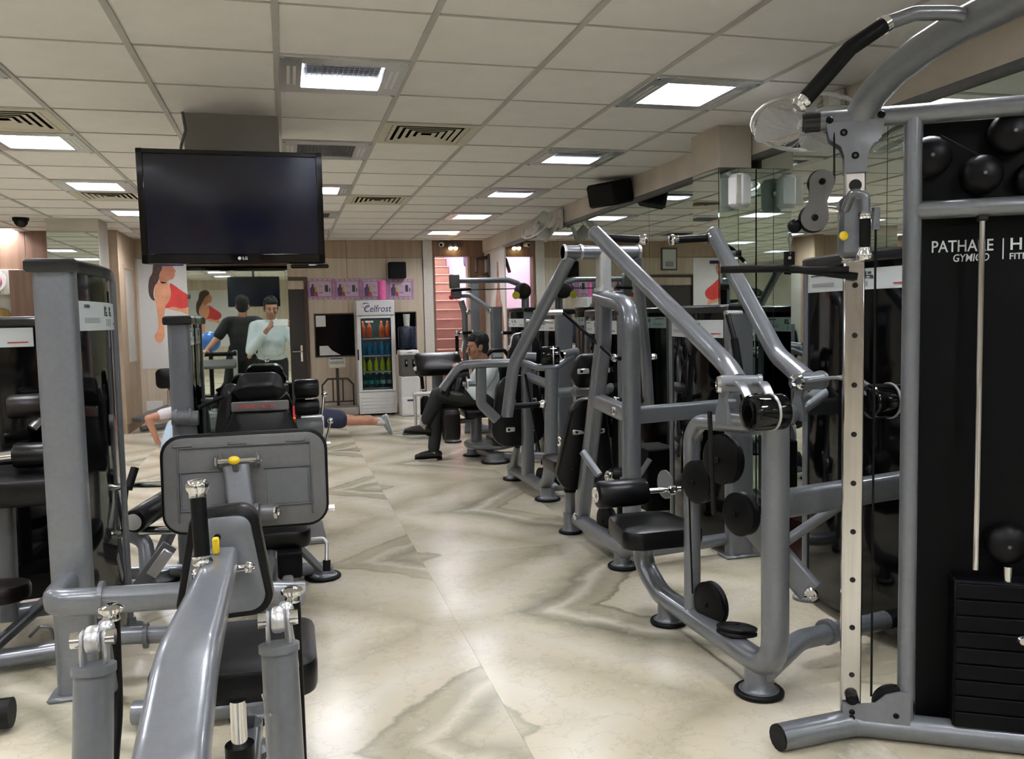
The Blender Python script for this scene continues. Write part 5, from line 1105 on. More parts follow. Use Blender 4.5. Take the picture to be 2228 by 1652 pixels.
part(m11, 'foot_ramp', B().box((-.665, 4.28, .19), (.075, .018, .26), Matrix.Rotation(.65, 3, 'Y') @ Matrix.Rotation(-.2, 3, 'X'), .004), 'frame_dark'); part(m11, 'ramp_bolts', B().box((-.63, 4.25, .22), (.05, .02, .14), Matrix.Rotation(.65, 3, 'Y'), .004), 'alu')
part(m11, 'frame_arm', B().tube([(-.82, 4.45, .34), (-.72, 4.45, .29), (-.70, 4.35, .06)], .075, r=.08), FG); part(m11, 'frame_arm', B().tube([(-.70, 4.50, .12), (-.60, 4.6, .34)], .06, .05, sec='rect'), FG)
part(m11, 'base_rail', B().tube([(-.86, 4.75, .05), (-.55, 4.70, .05)], .07), FG); foot(m11, (-.70, 4.70, 0), .09, .07); part(m11, 'seat_bar', B().tube([(-.60, 4.42, .35), (-.56, 4.74, .35)], .05), FG)
part(m11, 'weight_foot', B().tube([(-.70, 4.32, .05), (-.78, 4.5, .05)], .07), FG)

# ================================================================= roller bench right of the column
m12 = thing('roller_bench', 'black double roller bench with chrome levers right of the column', 'gym machine', (.13, 5.45, 0))
part(m12, 'roller', B().drum((.10, 5.38, .94), (1, 0, 0), .058, .15, .018), 'vinyl'); part(m12, 'roller', B().drum((.10, 5.40, .82), (1, 0, 0), .055, .15, .018), 'vinyl')
part(m12, 'roller', B().drum((.11, 5.34, .70), (1, 0, 0), .06, .16, .012), 'frame_dark'); part(m12, 'post', B().tube([(.06, 5.46, .02), (.06, 5.44, .95)], .06, sec='rect'), FG)
part(m12, 'base_plate', B().bx(-.0, .18, 5.2, 5.7, 0, .03, .006), FG)
for a, b_ in (((.185, 5.34, .76), (.205, 5.36, .90)), ((.20, 5.30, .60), (.235, 5.30, .74))):
    part(m12, 'lever', B().cyl(a, b_, .008), 'chrome'); part(m12, 'lever_ball', B().ball(b_, .019, 14), 'chrome')
part(m12, 'end_plate', B().bx(.185, .196, 5.31, 5.37, .64, .77, .003), 'white_plastic')
part(m12, 'side_rod', B().cyl((.06, 5.34, .765), (.185, 5.34, .765), .012), 'alu'); part(m12, 'cross_rod', B().cyl((.09, 5.3, .60), (.23, 5.3, .60), .012), 'alu')

# ================================================================= sit-up bench by the far wall, left
m13 = thing('sit_up_bench', 'grey sloping bench with a black head roller by the far wall', 'gym machine', (-1.55, 11.9, 0))
part(m13, 'roller', B().pad((-1.52, 11.75, .66), (1, 0, 0), (0, 0, 1), .30, .26, .14, .07), 'vinyl'); part(m13, 'post', B().tube([(-1.50, 11.85, .04), (-1.50, 11.82, .58)], .09, sec='rect'), FG); part(m13, 'rod', B().cyl((-1.53, 11.78, .28), (-1.53, 11.78, .50), .022), 'chrome')
part(m13, 'board', B().tube([(-1.88, 11.45, .16), (-1.40, 11.9, .32)], .20, .05, sec='rect'), 'frame_dark'); part(m13, 'base', B().tube([(-1.85, 11.55, .04), (-1.4, 11.95, .04)], .07), FG)

# ================================================================= fridge, bottles, dispenser, scale
fx0, fx1, fy0, fy1, FH = .945, 1.475, 12.06, 12.57, 1.64
fr = thing('drinks_fridge', 'white glass-door drinks fridge with Celfrost sign', 'fridge', (1.21, 12.3, 0))
part(fr, 'cabinet', B().bx(fx0, fx0 + .04, fy0 + .03, fy1, .03, 1.44, .004).bx(fx1 - .04, fx1, fy0 + .03, fy1, .03, 1.44, .004).bx(fx0, fx1, fy1 - .04, fy1, .03, 1.44).bx(fx0, fx1, fy0 + .05, fy1, .03, .34).bx(fx0, fx1, fy0 + .03, fy1, 1.40, 1.44), 'fridge_white')
part(fr, 'liner', B().bx(fx0 + .04, fx0 + .045, fy0 + .06, fy1 - .04, .34, 1.40).bx(fx1 - .045, fx1 - .04, fy0 + .06, fy1 - .04, .34, 1.40).bx(fx0 + .04, fx1 - .04, fy1 - .045, fy1 - .04, .34, 1.40).bx(fx0 + .04, fx1 - .04, fy0 + .06, fy1 - .04, 1.39, 1.40), 'fridge_inner')
hd = part(fr, 'header', B().bx(fx0 - .003, fx1 + .003, fy0 - .01, fy1, 1.425, FH, .012), 'fridge_white')
text(hd, 'sign_text', 'Celfrost', .135, (fx0 + .095, fy0 - .0115, 1.475), (1, 0, 0), (0, 0, 1), 'brand_blue', shear=.22, sx=.86)
for (xx, zz, m_, a0, a1, rr) in ((fx0 + .125, 1.565, 'brand_pink', 3.0, 6.0, .055), (fx0 + .135, 1.575, 'brand_blue', .2, 2.8, .045)):
    part(hd, 'sign_swoosh', B().tube([(xx + rr * math.cos(a0 + (a1 - a0) * k / 8), fy0 - .011, zz + rr * .55 * math.sin(a0 + (a1 - a0) * k / 8)) for k in range(9)], .012, .003, up=(0, 1, 0), taper=(.4, 1.2)), m_)
dr = part(fr, 'door', B().bx(fx0, fx0 + .055, fy0, fy0 + .03, .345, 1.42, .006).bx(fx1 - .055, fx1, fy0, fy0 + .03, .345, 1.42, .006).bx(fx0 + .055, fx1 - .055, fy0, fy0 + .03, 1.385, 1.42, .004).bx(fx0 + .055, fx1 - .055, fy0, fy0 + .03, .345, .375, .004), 'fridge_white')
part(dr, 'seal', B().bx(fx0 + .055, fx0 + .066, fy0 + .004, fy0 + .026, .375, 1.385).bx(fx1 - .066, fx1 - .055, fy0 + .004, fy0 + .026, .375, 1.385).bx(fx0 + .066, fx1 - .066, fy0 + .004, fy0 + .026, 1.374, 1.385).bx(fx0 + .066, fx1 - .066, fy0 + .004, fy0 + .026, .375, .386), 'matt_black')
part(dr, 'glass_pane', B().bx(fx0 + .066, fx1 - .066, fy0 + .012, fy0 + .016, .386, 1.374), 'clear_glass'); part(dr, 'handle', B().bx(fx0 - .004, fx0 + .014, fy0 - .02, fy0, .80, .95, .004), 'matt_black'); part(dr, 'sticker', B().bx(fx0 + .12, fx0 + .23, fy0 + .009, fy0 + .0115, 1.325, 1.352), 'white_plastic')
part(fr, 'kick_panel', B().bx(fx0, fx1, fy0 + .01, fy0 + .05, .03, .34, .005), 'fridge_white')
for k in range(5): part(fr, 'vent_slat', B().bx(fx0 + .03, fx1 - .03, fy0 + .002, fy0 + .012, .06 + .048 * k, .092 + .048 * k, .004), 'fridge_white')
for x in (fx0 + .05, fx1 - .05): part(fr, 'caster', B().cyl((x - .015, fy0 + .08, .018), (x + .015, fy0 + .08, .018), .0175), 'rubber')
SH = [1.105, .86, .63, .395]
for z in SH:
    b = B().bx(fx0 + .05, fx1 - .05, fy0 + .07, fy0 + .078, z - .018, z)
    for k in range(12): x = fx0 + .06 + .0373 * k; b.bx(x, x + .004, fy0 + .075, fy1 - .06, z - .006, z - .002)
    part(fr, 'wire_shelf', b, 'alu')
part(fr, 'lamp_strip', B().bx(fx0 + .06, fx1 - .06, fy0 + .05, fy0 + .07, 1.375, 1.388), 'fridge_lamp')
def bottle(x, y, z, h, r_, m_, capm, label, grp, lab=None):
    t = thing('drink_bottle', label, 'bottle', (x, y, z), grp)
    part(t, 'body', B().lathe([(r_ * .7, 0), (r_, .008), (r_, h * .55), (r_ * .85, h * .66), (r_ * .38, h * .84), (r_ * .36, h * .9)], (x, y, z), n=14), m_)
    part(t, 'cap', B().lathe([(r_ * .42, h * .9), (r_ * .42, h)], (x, y, z), n=12), capm)
    if lab: part(t, 'label_band', B().lathe([(r_ * 1.01, h * .25), (r_ * 1.01, h * .5)], (x, y, z), n=14), lab)
pos = ['leftmost', 'second from left', 'third from left', 'fourth from left', 'rightmost']
for k, x in enumerate((1.035, 1.125, 1.30, 1.387)): bottle(x, 12.19, SH[0] + .001, .24, .040, 'drink_orange', 'orange', '%s orange drink bottle on the top fridge shelf' % ['leftmost', 'second from left', 'third from left', 'rightmost'][k], 'orange bottles')
for k in range(5): bottle(1.03 + .09 * k, 12.18 + .02 * (k % 2), SH[1] + .001, .20 + .02 * (k == 2), .038, 'drink_blue', 'drink_blue' if k != 2 else 'red', '%s blue drink bottle on the second fridge shelf' % pos[k], 'blue bottles')
for k in range(5): bottle(1.03 + .09 * k, 12.18 + .02 * (k % 2), SH[2] + .001, .20, .036, 'drink_lime', 'orange', '%s lime drink bottle on the third fridge shelf' % pos[k], 'lime bottles')
for k in range(5): bottle(1.03 + .09 * k, 12.17 + .02 * (k % 2), SH[3] + .001, .21, .038, 'bottle_clear', 'white_plastic', '%s clear water bottle on the bottom fridge shelf' % pos[k], 'water bottles', 'label_teal' if k < 3 else 'drink_clear')
wd = thing('water_dispenser', 'white and grey water dispenser beside the fridge', 'water dispenser', (1.63, 11.9, 0))
part(wd, 'lower_body', B().bx(1.505, 1.765, 11.78, 12.10, 0.0, .56, .012), 'fridge_white'); part(wd, 'drawer_front', B().bx(1.51, 1.76, 11.772, 11.785, .03, .27, .006), 'white_plastic'); part(wd, 'label_strip', B().bx(1.585, 1.685, 11.768, 11.773, .215, .24), 'brand_blue')
part(wd, 'tap_panel', B().bx(1.515, 1.755, 11.79, 12.08, .56, .86, .01), 'plastic_grey'); part(wd, 'top_cover', B().bx(1.50, 1.77, 11.77, 12.11, .86, .93, .018), 'white_plastic'); part(wd, 'top_logo', B().bx(1.60, 1.67, 11.766, 11.771, .895, .905), 'print_mid')
for x in (1.585, 1.69): q_ = part(wd, 'tap', B().bx(x - .018, x + .018, 11.74, 11.792, .70, .80, .008), 'matt_black'); part(q_, 'tap_lever', B().bx(x - .008, x + .008, 11.735, 11.742, .74, .78, .002), 'alu')
solo('water_jug', B().lathe([(.05, 0), (.06, .012), (.125, .03), (.13, .05), (.13, .30), (.12, .325), (.04, .34)], (1.635, 11.94, .931), n=24), 'jug_blue', 'dark blue water jug on top of the dispenser', 'water jug', (1.635, 11.94, .931))
solo('paper_cup_holder', B().lathe([(.04, 0), (.05, .16), (.045, .162), (.036, .004)], (1.64, 12.02, 1.272)), 'frosted', 'grey cup standing upside on the dark water jug', 'cup', (1.64, 12.02, 1.272))
sc = thing('weighing_scale', 'platform weighing scale with brown rail and white display head', 'scale', (.67, 12.25, 0))
part(sc, 'platform', B().bx(.44, .93, 12.0, 12.42, .03, .14, .01), 'scale_plate'); part(sc, 'platform_base', B().bx(.47, .90, 12.03, 12.40, 0, .03), 'matt_black')
part(sc, 'column', B().tube([(.67, 12.38, .12), (.67, 12.38, .68)], .04, sec='rect'), 'scale_brown'); part(sc, 'rail', B().tube([(.45, 12.36, .12), (.45, 12.36, .44), (.53, 12.36, .53), (.81, 12.36, .53), (.89, 12.36, .44), (.89, 12.36, .12)], .026, r=.02), 'scale_brown')
for x in (.60, .74): part(sc, 'rail_bar', B().cyl((x, 12.36, .20), (x, 12.36, .53), .010), 'scale_brown')
part(sc, 'rail_bar', B().cyl((.45, 12.36, .20), (.89, 12.36, .20), .010), 'scale_brown')
hd = part(sc, 'display_head', B().bx(.54, .785, 12.28, 12.42, .69, .84, .02), 'offwhite'); part(hd, 'display_panel', B().bx(.565, .76, 12.276, 12.281, .745, .785), 'print_mid'); part(hd, 'top_slot', B().bx(.57, .75, 12.276, 12.281, .815, .83), 'print_dark')
t = thing('hand_pump_bottle', 'small black pump bottle by the water dispenser', 'bottle', (1.86, 11.9, 0))
part(t, 'body', B().lathe([(.07, 0), (.075, .02), (.07, .22), (.03, .27)], (1.86, 11.9, 0)), 'matt_black'); part(t, 'pump', B().tube([(1.86, 11.9, .26), (1.86, 11.9, .34), (1.82, 11.88, .34)], .02), 'rubber')
solo('storage_box', B().bx(2.34, 2.58, 5.30, 5.62, .0, .43, .01), 'matt_black', 'black box standing between the towers by the mirror wall', 'box', (2.46, 5.46, 0))
solo('pink_cloth', B().pad((-2.05, 7.1, .03), (1, .3, 0), (-.3, 1, 0), .13, .09, .05, .04, dome=.02), 'flower_pink', 'small pink cloth on the floor at the left edge', 'cloth', (-2.05, 7.1, 0))

# ================================================================= fans and speakers on the right wall
def fan(name, label, c, ax, r_, mount, cage):
    c, ax = V(c), V(ax).normalized(); t = thing(name, label, 'fan', c)
    q_ = V(0, 0, 1).rotation_difference(ax)
    def ringp(rr, h, k=28): return [c + q_ @ V(rr * math.cos(2 * PI * i / k), rr * math.sin(2 * PI * i / k), h) for i in range(k + 1)]
    part(t, 'guard_rim', B().tube(ringp(r_, 0), .022), 'fan_white')
    for k in range(24):
        a = 2 * PI * k / 24; d = lambda rr, h: c + q_ @ V(rr * math.cos(a), rr * math.sin(a), h)
        part(t, 'guard_wire', B().tube([d(.03, .055), d(r_ * .6, .045), d(r_, 0), d(r_ * .6, -.05), d(.05, -.06)], .0022, n=5), 'fan_white')
    for k in range(3):
        a = 2 * PI * k / 3; u_ = q_ @ V(math.cos(a), math.sin(a), .12); v_ = q_ @ V(-math.sin(a), math.cos(a), .35)
        part(t, 'blade', B().pad(c + u_ * r_ * .5, v_, u_, r_ * .5, r_ * .86, .006, r_ * .2, w2=r_ * .85, e=.002, dome=.0), cage)
    part(t, 'hub', B().lathe([(.02, .05), (.045, .04), (.05, .0)], c, ax), 'fan_white'); part(t, 'motor', B().lathe([(.07, -.05), (.075, -.08), (.065, -.16), (.03, -.19)], c, ax), 'fan_white')
    b0 = c - ax * .15; part(t, 'arm', B().tube([b0, b0 + V(.02, .06, -.06), mount], .045, r=.05), 'fan_white'); part(t, 'wall_plate', B().box(V(mount) + V(.0, 0, 0), (.03, .12, .2), None, .01), 'fan_white')
fan('wall_fan', 'white wall fan with clear blades above the cable machine', (2.58, 3.82, 2.30), (-.22, -.25, -.94), .27, (2.88, 4.0, 2.42), 'fan_plastic')
fan('wall_fan', 'grey wall fan high on the right wall near the back', (2.62, 8.75, 2.33), (-.62, -.25, .62), .19, (2.88, 8.72, 2.40), 'fan_white')
t = thing('wall_speaker', 'black wedge speaker mounted high on the right wall beam', 'speaker', (2.75, 6.9, 2.3))
qs = Matrix.Rotation(math.radians(25), 3, 'Z') @ Matrix.Rotation(math.radians(-12), 3, 'Y')
part(t, 'cabinet', B().box((2.73, 6.9, 2.40), (.24, .34, .20), qs, .02), 'speaker_black'); part(t, 'grille', B().box(V(2.73, 6.9, 2.40) + qs @ V(-.122, 0, 0), (.01, .30, .17), qs, .004), 'rubber'); part(t, 'bracket', B().tube([(2.80, 6.9, 2.42), (2.89, 6.9, 2.43)], .04), 'matt_black')
t = thing('wall_speaker', 'small white speaker on the mirrored pillar', 'speaker', (2.80, 4.8, 2.05))
part(t, 'cabinet', B().box((2.76, 4.80, 2.11), (.12, .12, .21), Matrix.Rotation(.35, 3, 'Z'), .025), 'white_plastic'); part(t, 'grille', B().box((2.738, 4.742, 2.11), (.095, .008, .18), Matrix.Rotation(.35, 3, 'Z'), .003), 'offwhite'); part(t, 'bracket', B().cyl((2.78, 4.85, 2.11), (2.79, 4.885, 2.11), .02), 'alu')

# ================================================================= behind the viewer, seen in the column mirror
t = thing('television', 'second black television behind the viewer, seen in the column mirror', 'television', (-.6, -7.6, 1.7))
part(t, 'housing', B().box((-.62, -7.6, 1.98), (1.0, .06, .60), None, .012), 'gloss_black'); part(t, 'screen', B().bx(-1.09, -.15, -7.568, -7.566, 1.71, 2.25), 'tv_screen'); part(t, 'pole', B().tube([(-.62, -7.62, 2.2), (-.62, -7.62, ZC)], .05), 'frame_dark')
tm = thing('treadmill', 'grey treadmill behind the viewer, seen in the column mirror', 'treadmill', (-.95, -1.5, 0))
part(tm, 'deck', B().bx(-1.30, -.60, -2.5, -.95, .06, .20, .02), 'frame_dark'); part(tm, 'belt', B().bx(-1.18, -.72, -2.45, -1.0, .20, .206), 'rubber'); part(tm, 'motor_cover', B().bx(-1.30, -.60, -.98, -.65, .04, .26, .04), 'plastic_grey')
for x in (-1.26, -.64): part(tm, 'upright', B().tube([(x, -.75, .1), (x, -.85, 1.02)], .055, sec='rect'), 'alu'); part(tm, 'hand_rail', B().tube([(x, -.82, 1.0), (x, -1.4, .95), (x, -1.5, .80)], .035, r=.05), 'rubber'); part(tm, 'side_foot', B().bx(x - .06, x + .06, -2.4, -.7, 0, .07, .01), 'matt_black')
part(tm, 'console', B().box((-.95, -.75, .86), (.66, .06, .12), Matrix.Rotation(.5, 3, 'X'), .02), 'plastic_grey'); part(tm, 'screen', B().box((-.95, -.785, .875), (.34, .006, .07), Matrix.Rotation(.5, 3, 'X')), 'gloss_black'); part(tm, 'front_bar', B().cyl((-1.27, -.80, .98), (-.62, -.80, .98), .025), 'rubber')
t = thing('exercise_ball', 'blue exercise ball on a black ring stand behind the viewer', 'exercise ball', (-1.40, -6.5, 0))
part(t, 'ball', B().ball((-1.40, -6.5, 1.02), .19, 28), 'ball_blue'); part(t, 'stand', B().cyl((-1.40, -6.5, .02), (-1.40, -6.5, .84), .04).lathe([(.2, 0), (.2, .03)], (-1.40, -6.5, 0)), 'matt_black')
# ================================================================= people
def skinned(parent, name, b, m_, vox=.008, it=5, label=None):
    """fuse overlapping shapes into one continuous surface"""
    me = mesh_('tmp', b, m_); o = bpy.data.objects.new('tmp', me); COL.objects.link(o)
    r_ = o.modifiers.new('r', 'REMESH'); r_.mode = 'VOXEL'; r_.voxel_size = vox
    s_ = o.modifiers.new('s', 'SMOOTH'); s_.factor = .5; s_.iterations = it
    dg = bpy.context.evaluated_depsgraph_get(); dg.update(); me2 = bpy.data.meshes.new_from_object(o.evaluated_get(dg))
    bpy.data.objects.remove(o); bpy.data.meshes.remove(me)
    me2.polygons.foreach_set('use_smooth', [True] * len(me2.polygons)); me2.transform(Matrix.Translation(-base_of(parent)))
    me2.materials.clear(); me2.materials.append(MATS[m_]); me2.name = name
    ob = bpy.data.objects.new(name, me2); COL.objects.link(ob); ob.parent = parent
    if label: ob['label'] = label
    return ob
def basis(side, fwd, up): return Matrix((V(side), V(fwd), V(up))).transposed()
def head(b, hb, c, fwd, up, hs=1.0):
    """skull, jaw, nose, ears into b; hair into hb; returns frame"""
    f_ = V(fwd).normalized(); u_ = V(up); u_ = (u_ - f_ * u_.dot(f_)).normalized(); s_ = f_.cross(u_)
    M = basis(s_, f_, u_); c = V(c); P_ = lambda x, y, z: c + M @ (V(x, y, z) * hs)
    b.ball(P_(0, -.012, .03), .092 * hs, 20, (.84, 1.04, .95), M); b.ball(P_(0, .018, -.045), .062 * hs, 16, (.95, 1.0, 1.05), M); b.ball(P_(0, .052, -.085), .030 * hs, 12, (1.1, .9, .8), M)
    b.cap_(P_(0, .088, .012), P_(0, .104, -.022), .010 * hs, .015 * hs); b.cap_(P_(-.012, .094, -.026), P_(.012, .094, -.026), .010 * hs, .010 * hs)
    b.cap_(P_(-.02, .086, -.052), P_(.02, .086, -.052), .009 * hs, .009 * hs); b.cap_(P_(-.016, .084, -.063), P_(.016, .084, -.063), .009 * hs, .009 * hs)
    b.cap_(P_(-.045, .072, .03), P_(.045, .072, .03), .014 * hs, .014 * hs)
    for s in (-1, 1): b.ball(P_(s * .078, -.012, -.004), .030 * hs, 10, (.35, .7, 1.1), M); b.ball(P_(s * .042, .055, -.02), .030 * hs, 10)
    hb.ball(P_(0, -.030, .058), .097 * hs, 20, (.88, 1.0, .90), M); hb.ball(P_(0, -.055, .0), .075 * hs, 16, (1.02, .75, 1.1), M); hb.ball(P_(0, .035, .088), .055 * hs, 14, (1.25, .9, .6), M)
    for s in (-1, 1): hb.ball(P_(s * .06, -.01, .05), .045 * hs, 10, (.6, .9, 1.1), M); hb.cap_(P_(s * .074, .012, .035), P_(s * .075, .012, .0), .012 * hs, .008 * hs)
    rd = random.Random(5)
    for k in range(70):
        a, e = rd.uniform(0, 2 * PI), rd.uniform(.05, 1.25); x, y_, z = math.cos(a) * math.sin(e), math.sin(a) * math.sin(e), math.cos(e)
        if y_ > .62 and e > .95: continue
        hb.ball(P_(.082 * x, -.022 + .094 * y_, .052 + .088 * z), rd.uniform(.012, .02) * hs, 8)
    return P_, M
def face_parts(parent, P_, hs=1.0):
    for s in (-1, 1):
        e = part(parent, 'eye', B().ball(P_(s * .033, .070, .008), .0105 * hs, 12), 'eye_white'); part(e, 'iris', B().ball(P_(s * .033, .078, .008), .0066 * hs, 10), 'hair')
        part(parent, 'eyebrow', B().cap_(P_(s * .018, .088, .030), P_(s * .054, .076, .031), .0045 * hs, .003 * hs, 8), 'hair')
    part(parent, 'mouth', B().cap_(P_(-.022, .0925, -.058), P_(.022, .0925, -.058), .004 * hs, .004 * hs, 8).cap_(P_(-.014, .0945, -.062), P_(.014, .0945, -.062), .0045 * hs, .0045 * hs, 8), 'lips')
def hand(b, wr, d, nrm, thumb, curl=.5, k=1.0):
    """palm and five unequal fingers: d towards the fingers, nrm out of the back of the hand, thumb side vector"""
    d = V(d).normalized(); t_ = V(thumb); t_ = (t_ - d * t_.dot(d)).normalized(); n0 = d.cross(t_).normalized()
    if n0.dot(V(nrm)) < 0: n0 = -n0
    wr = V(wr)
    for q_ in (-.026, -.009, .009, .024): b.cap_(wr + t_ * q_ * .7 * k + d * .012 * k, wr + t_ * q_ * k + d * .082 * k, .0125 * k, .0115 * k)
    for q_, L in ((.027, .070), (.009, .080), (-.009, .074), (-.026, .058)):
        p = wr + t_ * q_ * k + d * .085 * k; dd = d
        for i, fr_ in enumerate((.45, .32, .23)):
            a = curl * (.55, .9, .7)[i]; dd = (dd * math.cos(a) - n0 * math.sin(a)).normalized(); q2 = p + dd * L * fr_ * k
            b.cap_(p, q2, (.0092, .0084, .0076)[i] * k, (.0084, .0076, .0066)[i] * k, 10); p = q2
    p = wr + t_ * .022 * k + d * .022 * k; dd = (d * .62 + t_ * .75 - n0 * .25).normalized()
    for i, L in enumerate((.040, .030, .026)): q2 = p + dd * L * k; b.cap_(p, q2, (.0125, .0105, .009)[i] * k, (.0105, .009, .0075)[i] * k, 10); p = q2; dd = (dd * .9 + d * .35 - n0 * curl * .35).normalized()
def limb(b, pts, rs):
    for i in range(len(pts) - 1): b.cap_(pts[i], pts[i + 1], rs[i], rs[i + 1], 14)
def torso(b, pel, chest, side, k=1.0, w_=1.0):
    pel, chest = V(pel), V(chest); u_ = (chest - pel).normalized(); s_ = V(side); s_ = (s_ - u_ * s_.dot(u_)).normalized(); f_ = u_.cross(s_); M = basis(s_, f_, u_)
    b.ball(pel, .1 * k, 20, (1.62 * w_, 1.15, 1.15), M); b.ball(pel.lerp(chest, .38), .1 * k, 20, (1.5 * w_, 1.12, 1.5), M); b.ball(pel.lerp(chest, .72), .1 * k, 20, (1.72 * w_, 1.15, 1.6), M); b.ball(chest, .1 * k, 20, (1.62 * w_, 1.0, 1.15), M)
def shoe(parent, ank, toe, up=(0, 0, 1), m_='leather', sole='rubber', k=1.0):
    ank, toe = V(ank), V(toe); d = (toe - ank); u_ = V(up); d = (d - u_ * d.dot(u_)).normalized(); s_ = d.cross(u_)
    base = ank - u_ * .075 * k
    P_ = lambda x, y, z: base + d * x * k + s_ * y * k + u_ * z * k
    b = B(); b.cap_(P_(-.045, 0, .04), P_(.02, 0, .042), .036 * k, .038 * k); b.cap_(P_(.02, 0, .045), P_(.12, 0, .034), .038 * k, .033 * k); b.cap_(P_(.10, .006, .032), P_(.165, .004, .026), .036 * k, .024 * k); b.cap_(P_(-.02, 0, .05), P_(-.01, 0, .085), .038 * k, .036 * k)
    s = skinned(parent, 'shoe', b, m_, .007, 4)
    out = [(-.078, .0), (-.07, .028), (-.03, .034), (.03, .032), (.10, .044), (.15, .038), (.185, .016), (.19, 0), (.185, -.016), (.15, -.036), (.10, -.042), (.03, -.032), (-.03, -.034), (-.07, -.028)]
    part(s, 'sole', B().poly([P_(x, y, .0) for x, y in out], .014 * k, u_), sole)
    part(s, 'heel', B().poly([P_(x, y, -.012) for x, y in out[:3] + out[-2:]], .013 * k, u_), sole)
    part(s, 'laces', B().tube([P_(.03, -.016, .083), P_(.05, .016, .079), P_(.06, -.016, .075), P_(.08, .016, .069)], .006 * k), 'rubber' if m_ == 'leather' else 'sole_white')

# ---- seated man, facing left, legs crossed
p = thing('person', 'man in pale shirt and dark trousers seated with legs crossed, facing left', 'person', (1.75, 7.93, 0))
sk, hb = B(), B(); pel, chest, nk, hc_ = V(1.83, 7.93, .575), V(1.85, 7.93, .84), V(1.815, 7.93, .945), V(1.755, 7.93, 1.075)
P_, M_ = head(sk, hb, hc_, (-1, -.02, -.16), (0, 0, 1), 1.02); limb(sk, [chest, nk, hc_ + V(.02, 0, -.05)], [.06, .054, .05]); torso(sk, pel, chest, (0, 1, 0), .9)
shL, shR, elL, elR, wrL, wrR = V(1.85, 7.75, .865), V(1.85, 8.11, .865), V(1.69, 7.70, .64), V(1.68, 8.16, .64), V(1.575, 7.84, .80), V(1.58, 8.02, .79)
limb(sk, [shL, elL, wrL], [.05, .04, .026]); limb(sk, [shR, elR, wrR], [.05, .04, .026])
hand(sk, wrL, (-.35, .25, .9), (-.3, -.9, .1), (-.8, .2, 0), .5); hand(sk, wrR, (-.35, -.25, .9), (-.3, .9, .1), (-.8, -.2, 0), .5)
hpL, knL, anL, toL = V(1.80, 7.84, .57), V(1.355, 7.90, .635), V(1.225, 7.98, .335), V(1.05, 7.98, .30)
hpR, knR, anR, toR = V(1.80, 8.02, .57), V(1.385, 8.02, .555), V(1.315, 7.98, .095), V(1.14, 7.98, .03)
limb(sk, [hpL, knL, anL], [.075, .05, .035]); limb(sk, [hpR, knR, anR], [.075, .05, .035])
bd = skinned(p, 'body', sk, 'skin', .006, 4); face_parts(bd, P_); skinned(p, 'hair', hb, 'hair', .007, 3)
b = B(); torso(b, pel + V(0, 0, .03), chest, (0, 1, 0), 1.02); b.cap_(shL + V(.0, .03, 0), shR + V(0, -.03, 0), .066, .066); limb(b, [shL, elL, wrL.lerp(elL, .15)], [.064, .056, .042]); limb(b, [shR, elR, wrR.lerp(elR, .15)], [.064, .056, .042])
sh_ = skinned(p, 'shirt', b, 'shirt_light', .010, 5); part(sh_, 'collar', B().lathe([(.062, -.012), (.068, 0), (.062, .022), (.056, .022)], nk - V(-.012, 0, .02), (-.25, 0, 1)), 'shirt_light')
b = B(); b.ball(pel - V(0, 0, .03), .1, 18, (1.15, 1.7, 1.05)); limb(b, [hpL, knL, anL + V(.02, 0, .05)], [.093, .074, .056]); limb(b, [hpR, knR, anR + V(0, 0, .03)], [.093, .072, .058]); skinned(p, 'trousers', b, 'trousers', .010, 5)
part(p, 'belt', B().lathe([(.125, 0), (.13, .005), (.13, .03), (.125, .035)], pel + V(0, 0, .04)), 'leather')
for an in (anL, anR): part(p, 'sock', B().cap_(an + V(.0, 0, .05), an - V(0, 0, .02), .040, .038), 'sock')
shoe(p, anL, toL, (.1, 0, 1)); shoe(p, anR + V(0, 0, .0), toR, (0, 0, 1))
solo('white_phone', B().box((1.545, 7.92, .895), (.012, .14, .075), Matrix.Rotation(.3, 3, 'Y'), .005), 'white_plastic', 'white phone held by the seated man', 'phone', (1.545, 7.92, .86))

# ---- man doing a push-up, feet to the right
p = thing('person', 'man in navy shorts and grey trainers doing a push-up on the floor', 'person', (.3, 10.05, 0))
sk, hb = B(), B(); Yp = 10.05; pel, chest, nk, hc_ = V(.27, Yp, .255), V(-.20, Yp, .31), V(-.36, Yp, .33), V(-.48, Yp, .335)
P_, M_ = head(sk, hb, hc_, (-.45, 0, -.9), (-.9, 0, .4)); limb(sk, [chest, nk, hc_], [.06, .056, .05]); torso(sk, pel, chest, (0, 1, 0), .92)
for s in (-1, 1):
    sh, el, wr = V(-.26, Yp + s * .18, .32), V(-.10, Yp + s * .30, .26), V(-.26, Yp + s * .28, .045)
    limb(sk, [sh, el, wr], [.05, .042, .028]); hand(sk, wr + V(0, 0, -.01), (-1, 0, -.05), (0, 0, 1), (0, -s, 0), .05)
    hp, kn, an = V(.32, Yp + s * .09, .245), V(.70, Yp + s * .08, .185), V(1.035, Yp + s * .07, .155)
    limb(sk, [hp, kn, an], [.08, .052, .036]); sk.cap_(kn + V(.05, 0, .0), kn + V(.2, 0, .0), .046, .046)
bd = skinned(p, 'body', sk, 'skin_light', .007, 4); face_parts(bd, P_); skinned(p, 'hair', hb, 'hair', .008, 3)
b = B(); torso(b, pel - V(.1, 0, 0), chest, (0, 1, 0), 1.03)
for s in (-1, 1): limb(b, [V(-.24, Yp + s * .15, .325), V(-.14, Yp + s * .27, .28)], [.066, .06])
sh_ = skinned(p, 'shirt', b, 'red', .010, 4); part(sh_, 'side_stripe', B().tube([(.10, Yp - .155, .25), (-.1, Yp - .165, .29)], .05, .02, sec='oval'), 'orange')
